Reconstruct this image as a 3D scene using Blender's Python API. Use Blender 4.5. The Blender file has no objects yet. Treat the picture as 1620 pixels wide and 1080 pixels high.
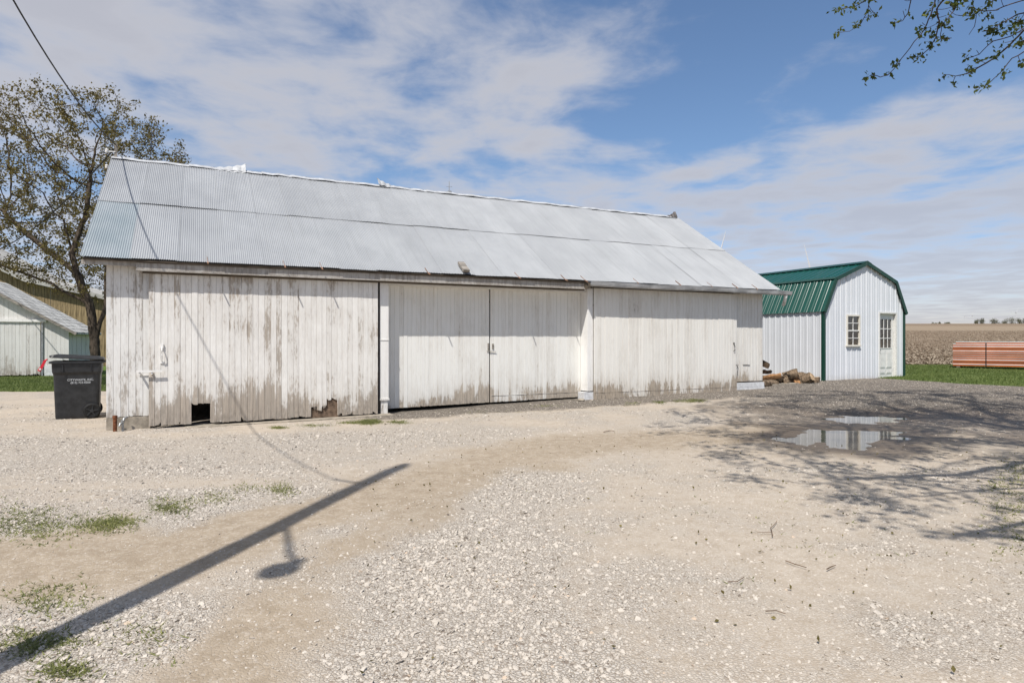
import bpy, bmesh, math, random
import numpy as np
from mathutils import Vector, Matrix, kdtree

scene = bpy.context.scene
COL = scene.collection
R = math.radians

# ------------------------------------------------------------------ camera, sky, sun, exposure
F, YH, CAMZ = 1010.0, 538.0, 1.40          # focal length / horizon in photo pixels, eye height
cam = bpy.data.cameras.new('camera')
cam.lens = 36.0 * F / 1620.0; cam.sensor_width = 36.0
cam.shift_y = -2.0 / 1620.0
cam.clip_start = 0.05; cam.clip_end = 9000
camo = bpy.data.objects.new('camera', cam); COL.objects.link(camo)
camo.location = (0, 0, CAMZ); camo.rotation_euler = (R(90), 0, 0)
scene.camera = camo

SUN_AZ, SUN_EL = R(22), R(56)              # light travels towards +Y, slightly +X
sd = Vector((math.sin(SUN_AZ) * math.cos(SUN_EL), math.cos(SUN_AZ) * math.cos(SUN_EL), -math.sin(SUN_EL)))
sun = bpy.data.lights.new('sun', 'SUN'); sun.energy = 5.0; sun.angle = R(0.53); sun.color = (1.0, 0.955, 0.89)
suno = bpy.data.objects.new('sun', sun); COL.objects.link(suno)
suno.rotation_euler = sd.to_track_quat('-Z', 'Y').to_euler(); suno.location = (-6, -12, 25)

scene.view_settings.view_transform = 'Standard'; scene.view_settings.look = 'None'
scene.view_settings.exposure = 0.08; scene.view_settings.gamma = 1.0
scene.view_settings.use_curve_mapping = False


class NT:
    """tiny node-tree helper"""
    def __init__(s, tree): s.t = tree
    def n(s, kind, **kw):
        nd = s.t.nodes.new(kind); ins = kw.pop('i', {})
        for k, v in kw.items(): setattr(nd, k, v)
        for k, v in ins.items(): s.put(nd, k, v)
        return nd
    def put(s, nd, k, v):
        sock = nd.inputs[k]
        if isinstance(v, bpy.types.NodeSocket): s.t.links.new(v, sock)
        else: sock.default_value = v
    def math(s, op, a, b=None, c=None, clamp=False):
        nd = s.t.nodes.new('ShaderNodeMath'); nd.operation = op; nd.use_clamp = clamp
        for k, v in enumerate((a, b, c)):
            if v is not None: s.put(nd, k, v)
        return nd.outputs[0]
    def mix(s, f, a, b, mode='MIX'):
        nd = s.t.nodes.new('ShaderNodeMix'); nd.data_type = 'RGBA'; nd.blend_type = mode
        s.put(nd, 0, f); s.put(nd, 6, a); s.put(nd, 7, b)
        return nd.outputs[2]
    def ss(s, x, lo, hi):
        nd = s.t.nodes.new('ShaderNodeMapRange'); nd.interpolation_type = 'SMOOTHSTEP'
        s.put(nd, 0, x); nd.inputs[1].default_value = lo; nd.inputs[2].default_value = hi
        return nd.outputs[0]
    def noise(s, vec, scale, detail=4, rough=0.55, w=None):
        nd = s.t.nodes.new('ShaderNodeTexNoise')
        if w is not None: nd.noise_dimensions = '4D'; s.put(nd, 'W', w)
        if vec is not None: s.put(nd, 'Vector', vec)
        nd.inputs['Scale'].default_value = scale; nd.inputs['Detail'].default_value = detail
        nd.inputs['Roughness'].default_value = rough
        return nd.outputs[0]
    def scale(s, vec, xyz, off=(0, 0, 0)):
        nd = s.t.nodes.new('ShaderNodeMapping'); s.put(nd, 0, vec)
        nd.inputs[1].default_value = off; nd.inputs[3].default_value = xyz
        return nd.outputs[0]


def c4(c): return (c[0], c[1], c[2], 1.0)


# world: Nishita sky with procedural clouds laid on a cloud plane overhead
world = bpy.data.worlds.new('World'); scene.world = world; world.use_nodes = True
wt = world.node_tree; wt.nodes.clear(); w = NT(wt)
sky = w.n('ShaderNodeTexSky', sky_type='NISHITA', sun_disc=False)
sky.sun_elevation = SUN_EL; sky.sun_rotation = R(180 + 22); sky.altitude = 200
sky.air_density = 1.0; sky.dust_density = 0.8; sky.ozone_density = 1.6
SKY_STRENGTH = 0.120
dirn = w.n('ShaderNodeTexCoord').outputs['Generated']
sx = w.n('ShaderNodeSeparateXYZ', i={0: dirn})
zz = w.math('MAXIMUM', sx.outputs[2], 0.0)
zc = w.math('ADD', zz, 0.035)
px = w.math('DIVIDE', sx.outputs[0], zc); py = w.math('DIVIDE', sx.outputs[1], zc)
pv = w.n('ShaderNodeCombineXYZ', i={0: px, 1: py, 2: 0.0}).outputs[0]
warp = w.noise(pv, 0.55, 3)
pv2 = w.n('ShaderNodeVectorMath', operation='ADD', i={0: pv, 1: w.n('ShaderNodeCombineXYZ', i={0: w.math('MULTIPLY', warp, 0.9), 1: w.math('MULTIPLY', warp, 0.5), 2: 3.7}).outputs[0]}).outputs[0]
n_big = w.noise(w.scale(pv2, (0.62, 0.55, 1)), 1.0, 3, 0.5)
n_puff = w.noise(w.scale(pv2, (1.9, 1.7, 1), (3, 1, 0)), 1.25, 8, 0.56)
n_streak = w.noise(w.scale(pv2, (0.35, 1.5, 1), (7, 2, 0)), 1.1, 6, 0.58)
# clear lane running away to the right, cloud deck to the left and along the far horizon
edge = w.math('ADD', px, w.math('MULTIPLY', w.math('SUBTRACT', warp, 0.5), 1.2))
lane_a = w.ss(edge, 0.12, 0.75)
far = w.math('SUBTRACT', 4.35, w.math('MULTIPLY', px, 1.02))
lane_b = w.ss(w.math('SUBTRACT', far, w.math('ADD', py, w.math('MULTIPLY', w.math('SUBTRACT', n_big, 0.5), 1.6))), -0.25, 0.55)
lane = w.math('MULTIPLY', lane_a, lane_b)
low = w.ss(sx.outputs[2], 0.30, 0.06)
tex = w.math('ADD', w.math('ADD', w.math('MULTIPLY', n_puff, 0.70), w.math('MULTIPLY', n_big, 0.36)), w.math('MULTIPLY', w.math('MULTIPLY', n_streak, low), 0.35))
dens = w.math('SUBTRACT', w.math('ADD', tex, w.math('MULTIPLY', low, -0.12)), w.math('MULTIPLY', lane, 0.215))
cloud = w.math('MULTIPLY', w.ss(dens, 0.37, 0.64), w.ss(sx.outputs[2], -0.01, 0.035))
cloud = w.math('MULTIPLY', cloud, w.math('SUBTRACT', 0.90, w.math('MULTIPLY', low, 0.22)))
shade = w.ss(dens, 0.46, 0.72)
ccol = w.mix(shade, (0.60, 0.605, 0.648, 1), (0.495, 0.50, 0.55, 1))
skyc = w.mix(1.0, sky.outputs[0], (SKY_STRENGTH * 0.86, SKY_STRENGTH * 0.95, SKY_STRENGTH * 1.04, 1), 'MULTIPLY')
skyc = w.mix(w.ss(sx.outputs[2], 0.28, 0.0), skyc, (1.06, 0.90, 0.97, 1), 'MULTIPLY')
final = w.mix(cloud, skyc, ccol)
bg = w.n('ShaderNodeBackground', i={0: final, 1: 1.0})
wo = w.n('ShaderNodeOutputWorld'); wt.links.new(bg.outputs[0], wo.inputs[0])

scene.render.engine = 'CYCLES'
scene.cycles.max_bounces = 6

# ------------------------------------------------------------------ geometry helpers
rng = np.random.default_rng(7)
rnd = random.Random(11)


class MB:
    """collects shapes into one mesh"""
    def __init__(s): s.v = []; s.f = []
    def add(s, vs, fs):
        o = len(s.v); s.v += [tuple(p) for p in vs]; s.f += [tuple(i + o for i in q) for q in fs]; return s
    def box(s, x0, x1, y0, y1, z0, z1):
        return s.add([(x0, y0, z0), (x1, y0, z0), (x1, y1, z0), (x0, y1, z0), (x0, y0, z1), (x1, y0, z1), (x1, y1, z1), (x0, y1, z1)],
                     [(0, 3, 2, 1), (4, 5, 6, 7), (0, 1, 5, 4), (1, 2, 6, 5), (2, 3, 7, 6), (3, 0, 4, 7)])
    def prism(s, poly, y0, y1):
        """poly in (x,z), extruded along y"""
        n = len(poly)
        vs = [(x, y0, z) for x, z in poly] + [(x, y1, z) for x, z in poly]
        fs = [tuple(range(n)), tuple(range(2 * n - 1, n - 1, -1))]
        for i in range(n):
            j = (i + 1) % n; fs.append((j, i, i + n, j + n))
        return s.add(vs, fs)
    def bar(s, a, b, wid, thk, up=(0, 0, 1)):
        a = Vector(a); b = Vector(b); d = (b - a).normalized(); u = Vector(up)
        if abs(d.dot(u)) > 0.97: u = Vector((1, 0, 0))
        sdv = d.cross(u).normalized() * wid / 2; uu = sdv.cross(d).normalized() * thk / 2
        vs = [a - sdv - uu, a + sdv - uu, a + sdv + uu, a - sdv + uu, b - sdv - uu, b + sdv - uu, b + sdv + uu, b - sdv + uu]
        return s.add(vs, [(0, 3, 2, 1), (4, 5, 6, 7), (0, 1, 5, 4), (1, 2, 6, 5), (2, 3, 7, 6), (3, 0, 4, 7)])
    def tube(s, pts, rad, sides=8, caps=True):
        pts = [Vector(p) for p in pts]; n = len(pts)
        if not hasattr(rad, '__len__'): rad = [rad] * n
        o = len(s.v); ref = None
        for k, p in enumerate(pts):
            d = (pts[min(k + 1, n - 1)] - pts[max(k - 1, 0)]).normalized()
            if ref is None:
                ref = Vector((0, 0, 1)) if abs(d.z) < 0.9 else Vector((1, 0, 0))
            a = d.cross(ref)
            if a.length < 1e-5: a = d.orthogonal()
            a.normalize(); b = d.cross(a); ref = b.cross(d) if False else ref
            for q in range(sides):
                t = 2 * math.pi * q / sides
                s.v.append(tuple(p + (a * math.cos(t) + b * math.sin(t)) * rad[k]))
        for k in range(n - 1):
            for q in range(sides):
                r_ = (q + 1) % sides
                s.f.append((o + k * sides + q, o + k * sides + r_, o + (k + 1) * sides + r_, o + (k + 1) * sides + q))
        if caps:
            s.f.append(tuple(o + q for q in range(sides - 1, -1, -1)))
            s.f.append(tuple(o + (n - 1) * sides + q for q in range(sides)))
        return s
    def lathe(s, prof, sides=20, center=(0, 0, 0), axis='z'):
        o = len(s.v)
        for r_, h in prof:
            for q in range(sides):
                t = 2 * math.pi * q / sides; a, b = r_ * math.cos(t), r_ * math.sin(t)
                p = (a, b, h) if axis == 'z' else (a, h, b)
                s.v.append(tuple(np.add(p, center)))
        for k in range(len(prof) - 1):
            for q in range(sides):
                r2 = (q + 1) % sides
                s.f.append((o + k * sides + q, o + k * sides + r2, o + (k + 1) * sides + r2, o + (k + 1) * sides + q))
        s.f.append(tuple(o + q for q in range(sides - 1, -1, -1)))
        s.f.append(tuple(o + (len(prof) - 1) * sides + q for q in range(sides)))
        return s
    def mesh(s, name, mat=None, smooth=False):
        me = bpy.data.meshes.new(name); me.from_pydata(s.v, [], s.f)
        bm = bmesh.new(); bm.from_mesh(me); bmesh.ops.recalc_face_normals(bm, faces=bm.faces); bm.to_mesh(me); bm.free()
        if smooth: me.polygons.foreach_set('use_smooth', [True] * len(me.polygons))
        if mat: me.materials.append(mat)
        return me
    def build(s, name, mat, parent=None, smooth=False):
        return link(name, s.mesh(name, mat, smooth), parent)


def link(name, me, parent=None, loc=None, rot=None):
    o = bpy.data.objects.new(name, me); COL.objects.link(o)
    if parent: o.parent = parent
    if loc is not None: o.location = loc
    if rot is not None: o.rotation_euler = rot
    return o


def raw_mesh(name, verts, faces, mat, smooth=False):
    """numpy arrays -> mesh; faces all tris or all quads"""
    verts = np.asarray(verts, np.float32); faces = np.asarray(faces, np.int32)
    me = bpy.data.meshes.new(name); k = faces.shape[1]; nf = len(faces)
    me.vertices.add(len(verts)); me.vertices.foreach_set('co', verts.ravel())
    me.loops.add(nf * k); me.loops.foreach_set('vertex_index', faces.ravel())
    me.polygons.add(nf); me.polygons.foreach_set('loop_start', np.arange(0, nf * k, k, dtype=np.int32))
    me.polygons.foreach_set('loop_total', np.full(nf, k, np.int32))
    if smooth: me.polygons.foreach_set('use_smooth', np.ones(nf, bool))
    me.update(calc_edges=True); me.materials.append(mat)
    return me


def tag(o, label=None, cat=None, group=None, kind=None):
    if label: o['label'] = label
    if cat: o['category'] = cat
    if group: o['group'] = group
    if kind: o['kind'] = kind
    return o


def empty(name, loc=(0, 0, 0), rz=0.0):
    o = bpy.data.objects.new(name, None); COL.objects.link(o)
    o.location = loc; o.rotation_euler = (0, 0, rz); o.empty_display_size = 0.3
    return o


def pix(x, y, depth):
    """photo pixel + distance along the view axis -> world point"""
    return Vector(((x - 810) / F * depth, depth, CAMZ + (YH - y) / F * depth))


# ------------------------------------------------------------------ layout constants
AL = R(63.99)
D2 = np.array([math.sin(AL), math.cos(AL)]); N2 = np.array([-math.cos(AL), math.sin(AL)])   # along barn / into barn
BARN = np.array([-6.336, 9.968]); BARN_RZ = math.pi / 2 - AL
BL = 14.106; BW = 7.18
SHED = np.array([8.93, 18.30])


def sstep(x, a, b):
    t = np.clip((x - a) / (b - a), 0, 1); return t * t * (3 - 2 * t)


def vnoise(x, y, seed=0):
    xi = np.floor(x).astype(np.int64); yi = np.floor(y).astype(np.int64); fx = x - xi; fy = y - yi
    def h(a, b):
        n = (a * 374761393 + b * 668265263 + seed * 982451653) & 0xffffffff
        n = ((n ^ (n >> 13)) * 1274126177) & 0xffffffff
        return ((n ^ (n >> 16)) & 0xffff) / 65535.0
    fx = fx * fx * (3 - 2 * fx); fy = fy * fy * (3 - 2 * fy)
    return (h(xi, yi) * (1 - fx) + h(xi + 1, yi) * fx) * (1 - fy) + (h(xi, yi + 1) * (1 - fx) + h(xi + 1, yi + 1) * fx) * fy


def fbm(x, y, seed=0, oct_=4):
    s = 0; a = 0.5; t = 0
    for k in range(oct_):
        s = s + a * vnoise(x * 2 ** k, y * 2 ** k, seed + k); t += a; a *= 0.5
    return s / t


def poly_sd(X, Y, poly):
    """signed distance to polygon, negative inside"""
    P = np.asarray(poly, float); n = len(P)
    dist = np.full(X.shape, 1e9); inside = np.zeros(X.shape, bool)
    for i in range(n):
        a = P[i]; b = P[(i + 1) % n]; ex, ey = b - a
        t = np.clip(((X - a[0]) * ex + (Y - a[1]) * ey) / (ex * ex + ey * ey), 0, 1)
        dist = np.minimum(dist, np.hypot(X - a[0] - t * ex, Y - a[1] - t * ey))
        cond = (a[1] > Y) != (b[1] > Y)
        xin = (b[0] - a[0]) * (Y - a[1]) / (b[1] - a[1] + 1e-12) + a[0]
        inside ^= cond & (X < xin)
    return np.where(inside, -dist, dist)


def line_d(X, Y, pts):
    P = np.asarray(pts, float); dist = np.full(X.shape, 1e9)
    for i in range(len(P) - 1):
        a = P[i]; ex, ey = P[i + 1] - a
        t = np.clip(((X - a[0]) * ex + (Y - a[1]) * ey) / (ex * ex + ey * ey), 0, 1)
        dist = np.minimum(dist, np.hypot(X - a[0] - t * ex, Y - a[1] - t * ey))
    return dist


def gp(x, y, z=0.0):
    """photo pixel on the ground -> world x,y"""
    dd = F * (CAMZ - z) / (y - YH); return ((x - 810) / F * dd, dd)


PUDDLE1 = [gp(*p) for p in ((1249, 697), (1275, 702), (1300, 702), (1320, 709), (1345, 711), (1385, 708), (1405, 699), (1442, 684), (1400, 680), (1330, 680), (1290, 682), (1268, 690))]
PUDDLE2 = [gp(*p) for p in ((1325, 665), (1342, 670), (1375, 671), (1400, 668), (1421, 662), (1395, 660), (1350, 660))]
PLEV1, PLEV2 = 0.004, 0.010


def base_h(X, Y):
    u = (X - BARN[0]) * D2[0] + (Y - BARN[1]) * D2[1]
    h = 0.0135 * np.clip(u, 0, 18) * sstep(Y, 9.5, 14.5)
    h = h + 0.10 * sstep(Y, 17, 27) * sstep(X, 4, 12)
    yy = np.clip(Y - 29, 0, None)
    rise = np.where(yy < 430, 0.0315 * yy - 0.0315 * 14 * (1 - np.exp(-yy / 14)), 0)
    k = 0.0315 * 430 - 0.0315 * 14
    rise = np.where(yy >= 430, k + 20 * (1 - np.exp(-(yy - 430) * 0.0012)) * 0.28, rise)
    right = sstep(X, -60, -20) * 0.75 + 0.25
    return h + rise * np.where(Y > 29, np.maximum(right, sstep(Y, 60, 140)), 0)


def pud(X, Y):
    wob = (fbm(X * 3.1, Y * 3.1, 5, 5) - 0.5) * 0.46
    return poly_sd(X, Y, PUDDLE1) + wob, poly_sd(X, Y, PUDDLE2) + wob


def ground_h(X, Y):
    X = np.asarray(X, float); Y = np.asarray(Y, float)
    h = base_h(X, Y)
    near = (1 - sstep(np.hypot(X, Y - 8), 22, 30))
    h = h + near * ((fbm(X * 0.5, Y * 0.5, 1, 3) - 0.5) * 0.035 + (fbm(X * 2.2, Y * 2.2, 9, 3) - 0.5) * 0.018)
    s1, s2 = pud(X, Y)
    for s_, lev in ((s1, PLEV1), (s2, PLEV2)):
        wgt = 1 - sstep(s_, 0.0, 1.3)
        tgt = lev + 0.045 * sstep(s_, -0.02, 0.9) - 0.035 * (1 - sstep(s_, -0.35, 0.02)) - 0.002 + 0.030 * (fbm(X * 4.5, Y * 4.5, 3, 4) - 0.5)
        h = h * (1 - wgt) + tgt * wgt
    return h


def gz(x, y): return float(ground_h(np.array([x]), np.array([y]))[0])


# ------------------------------------------------------------------ materials
def new_mat(name, rough=0.8, metal=0.0, spec=0.3):
    m = bpy.data.materials.new(name); m.use_nodes = True
    t = NT(m.node_tree); b = m.node_tree.nodes['Principled BSDF']
    b.inputs['Roughness'].default_value = rough; b.inputs['Metallic'].default_value = metal
    b.inputs['Specular IOR Level'].default_value = spec
    return m, t, b


def bump(t, b, height, strength=0.4, dist=0.01):
    nd = t.n('ShaderNodeBump', i={'Strength': strength, 'Distance': dist, 'Height': height})
    t.put(b, 'Normal', nd.outputs[0])


def simple(name, col, rough=0.7, metal=0.0, spec=0.3, var=0.15, scale=12.0, bmp=0.15, stretch=(1, 1, 1)):
    m, t, b = new_mat(name, rough, metal, spec)
    co = t.n('ShaderNodeTexCoord').outputs['Object']
    nz = t.noise(t.scale(co, stretch), scale, 5, 0.6)
    dk = tuple(c * (1 - var * 1.6) for c in col); lt = tuple(min(1, c * (1 + var)) for c in col)
    t.put(b, 'Base Color', t.mix(t.ss(nz, 0.3, 0.7), c4(dk), c4(lt)))
    if bmp: bump(t, b, nz, bmp, 0.005)
    return m


def painted_wood(name, paint, wood, peel, origin, base_wear=0.5, grime=(0.47, 0.41, 0.34), grime_amt=0.3, rowdark=0.0):
    """old white paint over bare boards; wear is stronger near the splash zone at the foot of the boards"""
    m, t, b = new_mat(name, 0.75, 0, 0.25)
    tc = t.n('ShaderNodeTexCoord'); tc.object = origin
    co = tc.outputs['Object']; sp = t.n('ShaderNodeSeparateXYZ', i={0: co})
    rn = t.n('ShaderNodeObjectInfo').outputs['Random']
    wv = t.math('MULTIPLY', rn, 37.0)
    big = t.noise(t.scale(co, (1.0, 1.0, 0.8)), 1.4, 4, 0.6)
    streak = t.noise(t.scale(co, (16, 16, 1.3)), 1.0, 5, 0.62, w=wv)
    chip = t.noise(t.scale(co, (34, 34, 9)), 1.0, 6, 0.7, w=wv)
    foot = t.ss(sp.outputs[2], 0.95, 0.0)
    foot2 = t.ss(t.math('SUBTRACT', sp.outputs[2], t.math('MULTIPLY', sp.outputs[0], 0.012)), 0.50, 0.0)
    tot = t.math('ADD', t.math('ADD', t.math('MULTIPLY', big, 0.45), t.math('MULTIPLY', streak, 0.45)), t.math('MULTIPLY', chip, 0.42))
    tot = t.math('ADD', tot, t.math('MULTIPLY', foot, 0.085 * base_wear))
    tot = t.math('ADD', tot, t.math('MULTIPLY', t.math('MULTIPLY', foot2, t.ss(big, 0.20, 0.75)), 0.15 * base_wear))
    tot = t.math('ADD', tot, t.math('MULTIPLY', t.math('SUBTRACT', rn, 0.5), 0.13))
    mask = t.ss(tot, 0.88 - peel, 0.985 - peel)
    film = t.ss(tot, 0.67 - peel, 0.93 - peel)           # thin, chalky paint round the bare spots
    grain = t.noise(t.scale(co, (60, 60, 2.0)), 1.0, 4, 0.6, w=wv)
    wd = t.mix(t.ss(grain, 0.3, 0.7), c4(tuple(c * 0.62 for c in wood)), c4(tuple(c * 1.15 for c in wood)))
    wd = t.mix(t.math('MULTIPLY', foot2, t.ss(chip, 0.45, 0.65)), wd, c4((0.11, 0.078, 0.05)))
    gm = t.ss(t.math('ADD', t.math('MULTIPLY', streak, 0.7), t.math('MULTIPLY', foot, 0.18)), 0.36, 0.68)
    pc = t.mix(t.math('MULTIPLY', gm, grime_amt), c4(paint), c4(grime))
    pc = t.mix(t.math('MULTIPLY', film, 0.24), pc, wd)
    pc = t.mix(t.math('MULTIPLY', t.ss(rn, 0, 1), 0.10), pc, c4(tuple(c * 0.8 for c in paint)))
    specks = t.ss(t.noise(t.scale(co, (11, 11, 9)), 1.0, 3, 0.75, w=wv), 0.74, 0.78)
    pc = t.mix(t.math('MULTIPLY', specks, 0.8), pc, c4((0.20, 0.15, 0.11)))
    col = t.mix(t.math('MULTIPLY', mask, 0.72), pc, wd)
    t.put(b, 'Base Color', col)
    bump(t, b, t.math('ADD', t.math('MULTIPLY', mask, -0.6), t.math('MULTIPLY', grain, 0.35)), 0.45, 0.004)
    return m


M = {}
M['dark_plastic'] = simple('dark_plastic', (0.022, 0.023, 0.025), 0.42, 0, 0.45, 0.25, 9, 0.05)
M['black_rubber'] = simple('black_rubber', (0.012, 0.012, 0.012), 0.6, 0, 0.3, 0.2, 20, 0.1)
M['print_white'] = simple('print_white', (0.42, 0.44, 0.46), 0.6, 0, 0.3, 0.15, 60, 0)
M['red_plastic'] = simple('red_plastic', (0.55, 0.02, 0.035), 0.4, 0, 0.4, 0.15, 20, 0.05)
M['white_bits'] = simple('white_bits', (0.7, 0.69, 0.66), 0.5, 0, 0.4, 0.1, 25, 0.1)
M['rust'] = simple('rust', (0.17, 0.065, 0.03), 0.85, 0, 0.2, 0.35, 30, 0.5)
M['rust_light'] = simple('rust_light', (0.34, 0.19, 0.12), 0.8, 0.2, 0.3, 0.3, 30, 0.3)
M['steel'] = simple('steel', (0.38, 0.39, 0.39), 0.45, 0.7, 0.4, 0.25, 25, 0.2)
M['gutter_metal'] = simple('gutter_metal', (0.42, 0.42, 0.42), 0.5, 0.35, 0.4, 0.28, 5, 0.15, (0.4, 1, 1))
M['concrete'] = simple('concrete', (0.33, 0.29, 0.235), 0.9, 0, 0.2, 0.22, 9, 0.5)
M['white_concrete'] = simple('white_concrete', (0.63, 0.635, 0.64), 0.85, 0, 0.25, 0.10, 11, 0.35)
M['grey_wood'] = simple('grey_wood', (0.27, 0.245, 0.215), 0.85, 0, 0.2, 0.3, 5, 0.4, (0.6, 6, 6))
M['dark_wood'] = simple('dark_wood', (0.11, 0.09, 0.07), 0.9, 0, 0.2, 0.3, 6, 0.4, (0.6, 5, 5))
M['brown_boards'] = simple('brown_boards', (0.245, 0.185, 0.105), 0.9, 0, 0.15, 0.35, 3.0, 0.4, (5, 5, 0.5))
M['pole_wood'] = simple('pole_wood', (0.16, 0.11, 0.075), 0.9, 0, 0.15, 0.3, 6, 0.5, (6, 6, 0.4))
M['lamp_grey'] = simple('lamp_grey', (0.35, 0.36, 0.37), 0.5, 0.4, 0.4, 0.1, 10, 0.1)
M['cable'] = simple('cable', (0.03, 0.03, 0.032), 0.6, 0, 0.3, 0.2, 10, 0)
M['turbine_white'] = simple('turbine_white', (0.55, 0.56, 0.57), 0.5, 0, 0.4, 0.03, 0.05, 0)
M['porcelain'] = simple('porcelain', (0.75, 0.74, 0.72), 0.2, 0, 0.5, 0.05, 30, 0)
M['dark_inside'] = simple('dark_inside', (0.10, 0.075, 0.05), 0.95, 0, 0.1, 0.3, 4, 0.2)
M['stud_wood'] = simple('stud_wood', (0.48, 0.27, 0.12), 0.8, 0, 0.2, 0.2, 6, 0.2, (6, 6, 0.6))
M['cap_white'] = simple('cap_white', (0.44, 0.45, 0.46), 0.5, 0.0, 0.5, 0.15, 7, 0.1)
M['cap_dark'] = simple('cap_dark', (0.11, 0.10, 0.095), 0.6, 0.3, 0.3, 0.25, 9, 0.2)


def roof_metal(name, base, tint, origin, metal=0.35):
    m, t, b = new_mat(name, 0.42, metal, 0.5)
    tc = t.n('ShaderNodeTexCoord'); tc.object = origin; co = tc.outputs['Object']
    rn = t.n('ShaderNodeObjectInfo').outputs['Random']
    a = t.noise(t.scale(co, (1.2, 0.7, 0.7)), 1.2, 5, 0.6)
    s = t.noise(t.scale(co, (14, 0.7, 0.7)), 1.0, 5, 0.6)
    spk = t.ss(t.noise(co, 26, 3, 0.7), 0.70, 0.75)
    col = t.mix(t.ss(a, 0.3, 0.7), c4(base), c4(tint))
    col = t.mix(t.math('MULTIPLY', t.ss(s, 0.45, 0.75), 0.35), col, c4(tuple(c * 0.74 for c in base)))
    col = t.mix(t.math('MULTIPLY', rn, 0.20), col, c4(tuple(c * 0.7 for c in base)))
    col = t.mix(t.math('MULTIPLY', spk, 0.35), col, c4((0.28, 0.25, 0.21)))
    t.put(b, 'Base Color', col)
    t.put(b, 'Roughness', t.math('ADD', 0.40, t.math('MULTIPLY', s, 0.22)))
    return m


def ribbed_paint(name, col, rough=0.35, mud=False):
    m, t, b = new_mat(name, rough, 0.0, 0.5)
    co = t.n('ShaderNodeTexCoord').outputs['Object']
    nz = t.noise(co, 1.3, 4, 0.6); st = t.noise(t.scale(co, (7, 7, 0.6)), 1.0, 4, 0.6)
    cc = t.mix(t.math('MULTIPLY', t.ss(nz, 0.3, 0.75), 0.18), c4(col), c4(tuple(c * 0.7 for c in col)))
    cc = t.mix(t.math('MULTIPLY', t.ss(st, 0.5, 0.8), 0.12), cc, c4((0.32, 0.29, 0.25)))
    if mud:                                          # mud splashed up the foot of the walls
        zz_ = t.n('ShaderNodeSeparateXYZ', i={0: co}).outputs[2]
        fine = t.noise(co, 9, 5, 0.7)
        cc = t.mix(t.math('MULTIPLY', t.ss(t.math('ADD', zz_, t.math('MULTIPLY', fine, 0.5)), 0.72, 0.36), 0.45), cc, c4((0.36, 0.31, 0.25)))
    t.put(b, 'Base Color', cc)
    b.inputs['Coat Weight'].default_value = 0.15; b.inputs['Coat Roughness'].default_value = 0.2
    return m


def glass_mat(name, tint=(0.75, 0.82, 0.85)):
    m = bpy.data.materials.new(name); m.use_nodes = True; t = NT(m.node_tree)
    out = m.node_tree.nodes['Material Output']; m.node_tree.nodes.remove(m.node_tree.nodes['Principled BSDF'])
    fr = t.n('ShaderNodeFresnel', i={0: 1.52})
    gl = t.n('ShaderNodeBsdfGlossy', i={0: (1, 1, 1, 1), 1: 0.02})
    tr = t.n('ShaderNodeBsdfTransparent', i={0: c4(tint)})
    fac = t.math('ADD', t.math('MULTIPLY', fr.outputs[0], 1.6), 0.06, clamp=True)
    mx = t.n('ShaderNodeMixShader', i={0: fac, 1: tr.outputs[0], 2: gl.outputs[0]})
    m.node_tree.links.new(mx.outputs[0], out.inputs[0])
    return m


M['glass'] = glass_mat('window_glass')


def leaf_mat(name, a, b_, trans=0.35):
    m, t, b = new_mat(name, 0.55, 0, 0.3)
    out = m.node_tree.nodes['Material Output']
    ge = t.n('ShaderNodeNewGeometry')
    nz = t.noise(ge.outputs['Position'], 1.1, 3, 0.6)
    col = t.mix(t.ss(t.math('ADD', t.math('MULTIPLY', nz, 0.7), t.math('MULTIPLY', ge.outputs['Random Per Island'], 0.35)), 0.35, 0.75), c4(a), c4(b_))
    t.put(b, 'Base Color', col)
    tl = t.n('ShaderNodeBsdfTranslucent', i={0: col})
    mx = t.n('ShaderNodeMixShader', i={0: trans, 1: b.outputs[0], 2: tl.outputs[0]})
    m.node_tree.links.new(mx.outputs[0], out.inputs[0])
    return m


M['leaf_bud'] = leaf_mat('leaf_bud', (0.095, 0.08, 0.024), (0.215, 0.172, 0.055), 0.32)
M['leaf_maple'] = leaf_mat('leaf_maple', (0.055, 0.085, 0.02), (0.17, 0.20, 0.05), 0.4)
M['leaf_far'] = leaf_mat('leaf_far', (0.11, 0.115, 0.075), (0.20, 0.19, 0.125), 0.2)
M['grass'] = leaf_mat('grass', (0.10, 0.14, 0.035), (0.21, 0.25, 0.08), 0.35)
M['weed'] = leaf_mat('weed', (0.13, 0.15, 0.045), (0.29, 0.29, 0.11), 0.35)
M['bark'] = simple('bark', (0.085, 0.068, 0.052), 0.95, 0, 0.1, 0.4, 7, 0.8, (3, 3, 0.8))
M['twig'] = simple('twig', (0.10, 0.072, 0.062), 0.9, 0, 0.15, 0.25, 10, 0.2)
M['twig_brown'] = simple('twig_brown', (0.17, 0.12, 0.085), 0.9, 0, 0.15, 0.3, 14, 0.3)
M['log_bark'] = simple('log_bark', (0.17, 0.125, 0.085), 0.95, 0, 0.1, 0.45, 8, 0.9, (2, 2, 1))
M['log_end'] = simple('log_end', (0.42, 0.30, 0.185), 0.9, 0, 0.15, 0.3, 14, 0.3)
M['log_orange'] = simple('log_orange', (0.33, 0.18, 0.085), 0.9, 0, 0.15, 0.3, 10, 0.3)


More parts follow.
